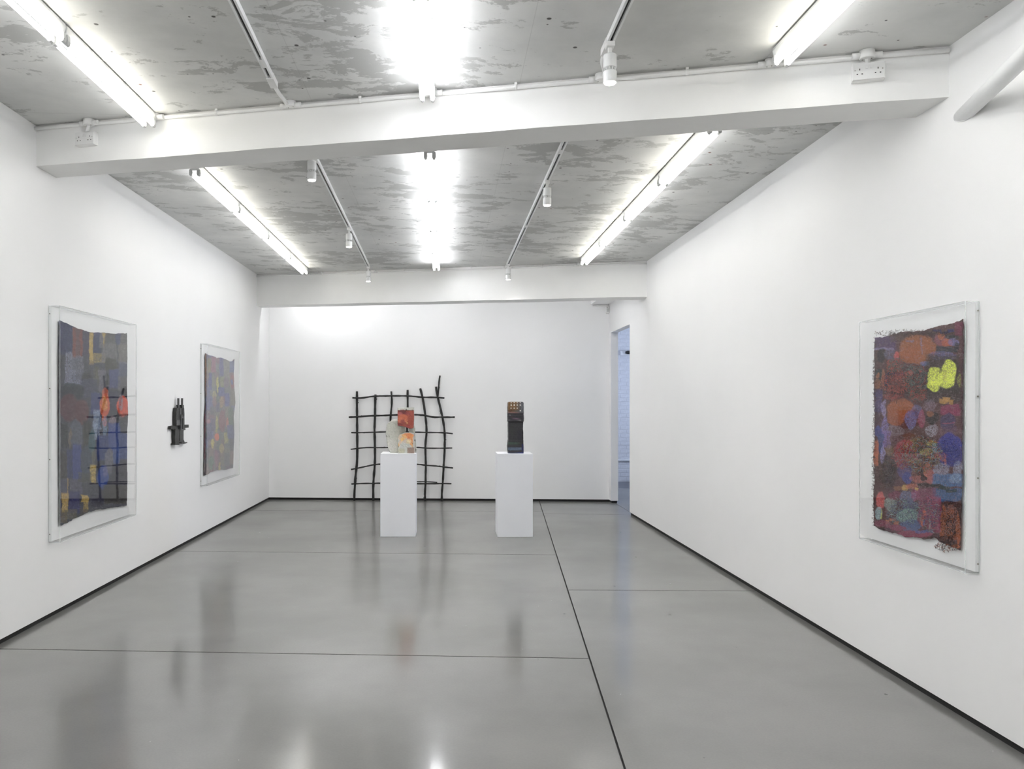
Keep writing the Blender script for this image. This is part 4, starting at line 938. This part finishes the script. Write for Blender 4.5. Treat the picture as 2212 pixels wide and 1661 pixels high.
# ------------------------------------------------------------------ sculptures on the plinths
M['sculpt'] = mat('painted_concrete_sculpture', (.5, .5, .5), .7, noise=.08, nscale=60, bump=.35, bscale=60, attr='paint', gain=1.2, spec=.3)
M['glaze'] = mat('painted_dark_column', (.1, .1, .1), .5, noise=.15, nscale=60, bump=.25, bscale=50, attr='paint', gain=1.1, spec=.4)
def painted_block(name, parent, poly, Yf, depth, base, patches, side, region, scale, mt, n=34, wob=14, ws=60, seed=2, relief=.003):
    """a lump: outline poly (crop pixels) at depth Yf, thickness depth; front face gridded so that it can carry paint and relief"""
    p = np.array(poly, float); ys = np.linspace(p[:, 1].min() + .01, p[:, 1].max() - .01, n)
    def span(y):
        xs = []
        for i in range(len(p)):
            (xa_, ya_), (xb_, yb2) = p[i], p[(i + 1) % len(p)]
            if (ya_ <= y < yb2) or (yb2 <= y < ya_): xs.append(xa_ + (y - ya_) * (xb_ - xa_) / (yb2 - ya_))
        return min(xs), max(xs)
    m = n; ZX = np.zeros((n, m)); ZY = np.zeros((n, m))
    for j, y in enumerate(ys):
        a, b = span(y); a += (RNG.random() - .5) * 6; b += (RNG.random() - .5) * 6
        ZX[j] = np.linspace(a, b, m); ZY[j] = y
    C = paint(ZX, ZY, base, patches, wob, ws, seed)
    px = region[0] + ZX / scale; py = region[1] + ZY / scale
    Xw = (px - CX) / F * Yf; Zw = EYE - (py - CY) / F * Yf
    fr = np.stack([Xw, np.full_like(Xw, Yf) + relief * (fbm(ZX / 70, ZY / 70, seed, 3) - .5) * 2, Zw], -1).reshape(-1, 3)
    bk = fr.copy(); bk[:, 1] = Yf + depth
    # edge rim of the front set a touch back so that the corners are softened
    ii = np.arange(n * m).reshape(n, m); rim = np.zeros((n, m), bool); rim[0] = rim[-1] = True; rim[:, 0] = rim[:, -1] = True
    fr[ii[rim], 1] += .004
    fs = []
    for j in range(n - 1):
        for i in range(m - 1):
            fs.append((ii[j, i], ii[j + 1, i], ii[j + 1, i + 1], ii[j, i + 1]))
    o = n * m
    loop = list(ii[0, ::-1]) + list(ii[1:, 0]) + list(ii[-1, 1:]) + list(ii[-2:0:-1, -1])
    L_ = len(loop)
    ring2 = {v: k for k, v in enumerate(loop)}
    allv = fr.tolist() + [bk[v].tolist() for v in loop]
    cols = C.reshape(-1, 3).tolist() + [lin(side)] * L_
    for k in range(L_):
        a, b = loop[k], loop[(k + 1) % L_]; fs.append((a, b, o + (k + 1) % L_, o + k)[::-1])
    fs.append(tuple(o + k for k in range(L_ - 1, -1, -1))[::-1])
    off = np.array(parent.location)
    me = bpy.data.meshes.new(name); me.from_pydata((np.array(allv) - off).tolist(), [], [tuple(int(x) for x in f) for f in fs]); me.materials.append(M[mt])
    set_cols(me, np.array(cols)); me.update()
    ob = bpy.data.objects.new(name, me); col.objects.link(ob); ob.parent = parent
    return ob
R4 = (810, 860); S4 = 1424 / 120
s1 = empty('concrete_sculpture', (-0.47, 9.47, PZ), 'upright grey concrete slab sculpture painted red on top and orange below', 'sculpture')
GR = (186, 188, 180)
yb1 = lambda Y: (CY + (EYE - PZ) * F / Y - 860) * S4      # crop row where the plinth top lies at depth Y
painted_block('upper_block', s1, [(580, 238), (990, 232), (1000, 500), (985, 770), (900, 786), (820, 760), (760, 728), (680, 715), (578, 705)], 9.40, .11, (150, 74, 58),
    [('r', 790, 255, 260, 50, GR, 1, .05), ('r', 780, 312, 220, 10, (74, 44, 40), .7, .3), ('e', 700, 360, 110, 60, (106, 56, 60), .95, .1), ('e', 640, 400, 70, 40, (180, 96, 96), .8, .2), ('e', 720, 490, 130, 70, (190, 98, 64), .95, .15), ('e', 640, 560, 70, 70, (192, 104, 76), .9, .2), ('e', 730, 600, 80, 60, (140, 68, 62), .9, .1), ('e', 900, 420, 90, 90, (158, 76, 60), .9, .1), ('e', 800, 570, 50, 40, (206, 116, 70), .8, .3), ('e', 900, 640, 90, 90, (150, 66, 52), .9, .1), ('e', 640, 680, 90, 36, (128, 60, 60), .9, .1), ('e', 830, 630, 26, 22, (200, 150, 90), .8, .3), ('e', 850, 730, 60, 40, (146, 60, 62), .9, .1), ('e', 840, 390, 80, 40, (140, 66, 70), .8, .2), ('e', 805, 290, 14, 12, (24, 22, 22), 1, 0)],
    (176, 172, 164), R4, S4, 'sculpt', seed=4)
painted_block('lower_block', s1, [(585, 1040), (620, 950), (700, 920), (780, 885), (870, 885), (1000, 905), (1006, 1150), (1010, yb1(9.40)), (590, yb1(9.40))], 9.40, .11, (180, 182, 174),
    [('e', 840, 960, 150, 70, (218, 128, 62), 1, .1), ('e', 700, 1000, 110, 80, (214, 168, 104), .9, .25), ('e', 640, 1010, 60, 70, (196, 182, 166), .9, .2), ('e', 930, 1080, 50, 150, (220, 140, 70), .95, .2), ('e', 860, 1050, 40, 40, (206, 108, 62), .9, .2), ('e', 700, 1060, 60, 50, (222, 176, 92), .9, .3), ('e', 650, 1170, 50, 80, (210, 172, 140), .9, .3), ('e', 850, 1110, 80, 60, (214, 196, 148), .9, .2), ('e', 760, 1110, 50, 50, (196, 180, 172), .9, .2), ('e', 610, 1210, 18, 60, (206, 156, 78), .8, .3), ('e', 740, 1230, 110, 90, (182, 184, 178), 1, .02), ('e', 860, 1230, 80, 50, (180, 182, 176), 1, .02), ('e', 680, 1350, 90, 60, (168, 166, 142), .95, .1), ('r', 920, 1345, 90, 80, (140, 118, 106), 1, .05), ('e', 960, 1200, 20, 60, (216, 158, 86), .9, .2), ('e', 965, 1170, 8, 10, (30, 26, 24), 1, 0), ('e', 600, 1248, 10, 10, (60, 50, 40), 1, 0)],
    (184, 166, 156), R4, S4, 'sculpt', seed=8)
painted_block('back_slab', s1, [(300, 680), (345, 630), (420, 572), (510, 535), (640, 522), (775, 560), (772, yb1(9.52)), (392, yb1(9.52)), (345, 1300), (300, 1130), (276, 930), (284, 780)], 9.515, .09, (182, 184, 174),
    [('e', 450, 560, 160, 40, (206, 206, 200), .9, .1), ('e', 310, 900, 40, 200, (176, 178, 170), .7, .2), ('e', 298, 965, 14, 18, (90, 90, 84), .9, 0), ('e', 365, 975, 12, 12, (120, 118, 110), .9, 0), ('e', 310, 1130, 14, 16, (100, 100, 94), .8, 0), ('e', 480, 1195, 12, 10, (150, 120, 104), .8, 0), ('e', 400, 1200, 160, 160, (196, 194, 188), .6, .2), ('e', 340, 650, 50, 20, (128, 128, 120), .6, .6)],
    (170, 172, 164), R4, S4, 'sculpt', seed=12)
painted_block('back_slab', s1, [(868, 700), (1000, 690), (1030, 790), (1020, 900), (1035, 1060), (1050, 1200), (1062, yb1(9.53)), (870, yb1(9.53))], 9.525, .08, (184, 186, 178),
    [('e', 1018, 1075, 20, 24, (34, 30, 30), 1, 0), ('e', 1045, 1330, 14, 30, (110, 108, 100), .8, .2)], (176, 176, 168), R4, S4, 'sculpt', seed=15)

# dark column: rounded-box rings that swell and narrow; the paint is wrapped round it
R5 = (1080, 850); S5 = 775 / 70
s2 = empty('column_sculpture', (0.77, 9.46, PZ), 'small black painted column sculpture with brown white-dotted top', 'sculpture')
prof = [(198, 222, 545), (208, 208, 560), (230, 198, 570), (300, 192, 575), (420, 192, 574), (455, 194, 572), (462, 192, 576), (560, 190, 577), (660, 192, 575), (675, 196, 572), (684, 206, 562), (760, 200, 560), (860, 205, 558), (960, 206, 564), (1080, 205, 566), (1180, 196, 566), (1250, 184, 572), (1300, 186, 574), (1360, 188, 574), (1400, 196, 574), (1436, 204, 570)]
pr = np.array(prof, float); nr = 150; rows_y = np.linspace(198, 1436, nr); nk = 72
xl = np.interp(rows_y, pr[:, 0], pr[:, 1]) + fray(nr, 3, 5, 6); xr = np.interp(rows_y, pr[:, 0], pr[:, 2]) + fray(nr, 6, 5, 6)
Yf = 9.376; mp = Yf / F / S5; dep = .165
vs = []; ZX = np.zeros((nr, nk)); ZY = np.zeros((nr, nk)); FR = np.zeros((nr, nk))
zbot = EYE - (850 + 1436 / S5 - CY) / F * Yf
for j in range(nr):
    cx = (xl[j] + xr[j]) / 2; hw = (xr[j] - xl[j]) / 2
    for k in range(nk):
        a = 2 * math.pi * k / nk; ca, sa = math.cos(a), math.sin(a); e = .22
        ux = math.copysign(abs(ca) ** e, ca); uy = math.copysign(abs(sa) ** e, sa)
        zx = cx + hw * ux; ZX[j, k] = zx; ZY[j, k] = rows_y[j]; FR[j, k] = 1 if sa < -.15 else 0
        shrink = hw / 185.0
        vs.append(((1080 + zx / S5 - CX) / F * Yf, Yf + dep / 2 + uy * dep / 2 * shrink, EYE - (850 + rows_y[j] / S5 - CY) / F * Yf - zbot + PZ))
P5 = [('r', 330, 330, 170, 150, (124, 92, 54), 1, .1), ('r', 500, 340, 75, 140, (84, 86, 92), 1, .05), ('e', 520, 330, 20, 100, (112, 116, 124), .8, .2), ('r', 300, 425, 110, 34, (86, 54, 42), .9, .5), ('e', 430, 420, 60, 40, (98, 92, 80), .9, .2), ('r', 300, 458, 110, 8, (140, 96, 100), .9, .1), ('e', 300, 300, 30, 30, (150, 104, 62), .9, .1),
      ('r', 380, 560, 230, 92, (52, 50, 56), 1, .05), ('e', 240, 515, 22, 18, (96, 92, 96), .9, .2), ('e', 355, 605, 36, 24, (128, 96, 118), .95, .1), ('e', 358, 605, 16, 12, (120, 40, 76), 1, 0), ('e', 450, 560, 30, 20, (110, 56, 76), .95, .1), ('e', 478, 640, 28, 18, (112, 112, 112), .9, .1), ('e', 285, 560, 20, 14, (84, 60, 66), .8, .1), ('e', 215, 640, 30, 20, (80, 80, 86), .8, .2), ('r', 380, 690, 230, 18, (34, 32, 36), 1, 0),
      ('r', 330, 1195, 140, 30, (54, 72, 62), 1, .1), ('r', 500, 1190, 80, 22, (52, 54, 50), .9, .1), ('r', 555, 1300, 34, 90, (40, 44, 92), .9, .1), ('r', 320, 1325, 125, 34, (84, 100, 122), 1, .1), ('r', 460, 1325, 55, 30, (92, 106, 128), 1, .2), ('e', 450, 1345, 40, 10, (140, 150, 164), .7, .2), ('r', 520, 1420, 70, 20, (48, 54, 120), .95, .05), ('r', 280, 1425, 110, 14, (58, 70, 96), .9, .1), ('r', 380, 1385, 150, 20, (58, 54, 60), .9, .1), ('e', 460, 1000, 60, 120, (42, 42, 54), .8, .2), ('e', 300, 860, 60, 160, (50, 52, 50), .7, .2), ('e', 430, 800, 100, 70, (54, 54, 58), .7, .2)]
C5 = paint(ZX, ZY, (48, 48, 52), P5, 8, 40, 33)
C5[FR == 0] = np.array(lin((44, 44, 48)))
me_f = [(j * nk + k, (j + 1) * nk + k, (j + 1) * nk + (k + 1) % nk, j * nk + (k + 1) % nk) for j in range(nr - 1) for k in range(nk)]
me_f += [tuple(range(nk)), tuple((nr - 1) * nk + k for k in range(nk - 1, -1, -1))]
off = Vector(s2.location)
me = bpy.data.meshes.new('column'); me.from_pydata([tuple(Vector(v) - off) for v in vs], [], me_f); me.materials.append(M['glaze']); set_cols(me, C5); me.update()
ob = bpy.data.objects.new('column', me); col.objects.link(ob); ob.parent = s2
M['bead'] = mat('white_bead', (.82, .8, .76), .4, noise=.03, nscale=50)
for r_, zy in enumerate((222, 280, 355)):
    for c_ in range(4):
        zx = 268 + c_ * 72 + (0 if r_ < 2 else -4 + c_ * 2)
        if r_ == 2 and c_ == 3: zx, zy_ = 484, 412
        else: zy_ = zy
        c = at_depth(1080 + zx / S5, 850 + zy_ / S5, Yf - .0025) ; rb = (17 if r_ else 13) * mp
        c.z += PZ - zbot
        b = MB(); vv = []; ff = []
        for i in range(4):
            ph = math.pi / 2 * i / 3
            for k in range(10): a = 2 * math.pi * k / 10; vv.append((c.x + rb * math.cos(ph) * math.cos(a), c.y + .003 - .006 * math.sin(ph), c.z + rb * 1.2 * math.cos(ph) * math.sin(a)))
        for i in range(3):
            for k in range(10): ff.append((i * 10 + k, i * 10 + (k + 1) % 10, (i + 1) * 10 + (k + 1) % 10, (i + 1) * 10 + k))
        b.add(vv, ff, smooth=True).build('white_stud', M['bead'], s2)

# ------------------------------------------------------------------ small fittings by the doorway
al = empty('alarm_sensor', at_depth(1314, 669, 12.55), 'small white alarm sensor high in the corner by the doorway', 'sensor')
c = at_depth(1312.5, 669, 12.60); ybk = yb(c.x)
MB().bevel_box(c.x - .026, c.x + .026, ybk - .045, ybk - .0005, c.z - .060, c.z + .060, .010).build('housing', M['plastic'], al)
MB().bevel_box(c.x - .016, c.x + .016, ybk - .049, ybk - .045, c.z - .035, c.z + .015, .0015).build('window', M['holder'], al)
MB().tube([(c.x - .008, ybk - .045, c.z + .032), (c.x - .008, ybk - .0475, c.z + .032)], .004, 8).build('indicator', M['dark'], al)
c0 = at_depth(1281, 657, 12.6)
tr = empty('cable_trunking', (c0.x, yb(c0.x), 2.97), 'short white cable trunking under the bulkhead by the doorway', 'trunking')
MB().bevel_box(c0.x, XR - .012, yb(2.3) - .028, yb(2.3) + .004, 2.962, 2.986, .002).build('trunking_cover', M['plastic'], tr)
MB().box(XR - .012, XR - .004, yb(2.3) - .030, yb(2.3) + .004, 2.958, 2.988).build('end_cap', M['holder'], tr)

bk = empty('wall_bolt', at_depth(1350, 763, YC), 'white wall box with dark bolt on the blue-lit brick wall', 'bolt')
a = at_depth(1339, 758, YC); b_ = at_depth(1349, 768, YC)
MB().bevel_box(a.x, b_.x + .3, YC - .07, YC - .0125, b_.z, a.z, .006).build('box', M['white'], bk)
c = at_depth(1351, 762, YC)
MB().tube([(c.x - .02, YC - .10, c.z), (c.x + .02, YC - .10, c.z), (c.x + .08, YC - .10, c.z), (c.x + .09, YC - .10, c.z), (c.x + .30, YC - .10, c.z)], [.022, .034, .034, .016, .014], 12).build('bolt', M['gun'], bk)
MB().box(c.x, c.x + .05, YC - .10, YC - .069, c.z - .012, c.z + .012).build('bolt_bracket', M['gun'], bk)
z_ = at_depth(1345, 994, YC).z
pr_ = empty('skirting_pipe', (2.7, YC - .03, z_), 'white pipe running low along the blue-lit brick wall', 'pipe')
MB().tube([(2.56, YC - .036, z_), (5.36, YC - .036, z_)], .022, 12).build('pipe', M['white'], pr_)
for x in (2.9, 3.6, 4.3, 5.0): MB().box(x - .012, x + .012, YC - .040, YC - .0125, z_ - .026, z_ + .026).build('bracket', M['white'], pr_)
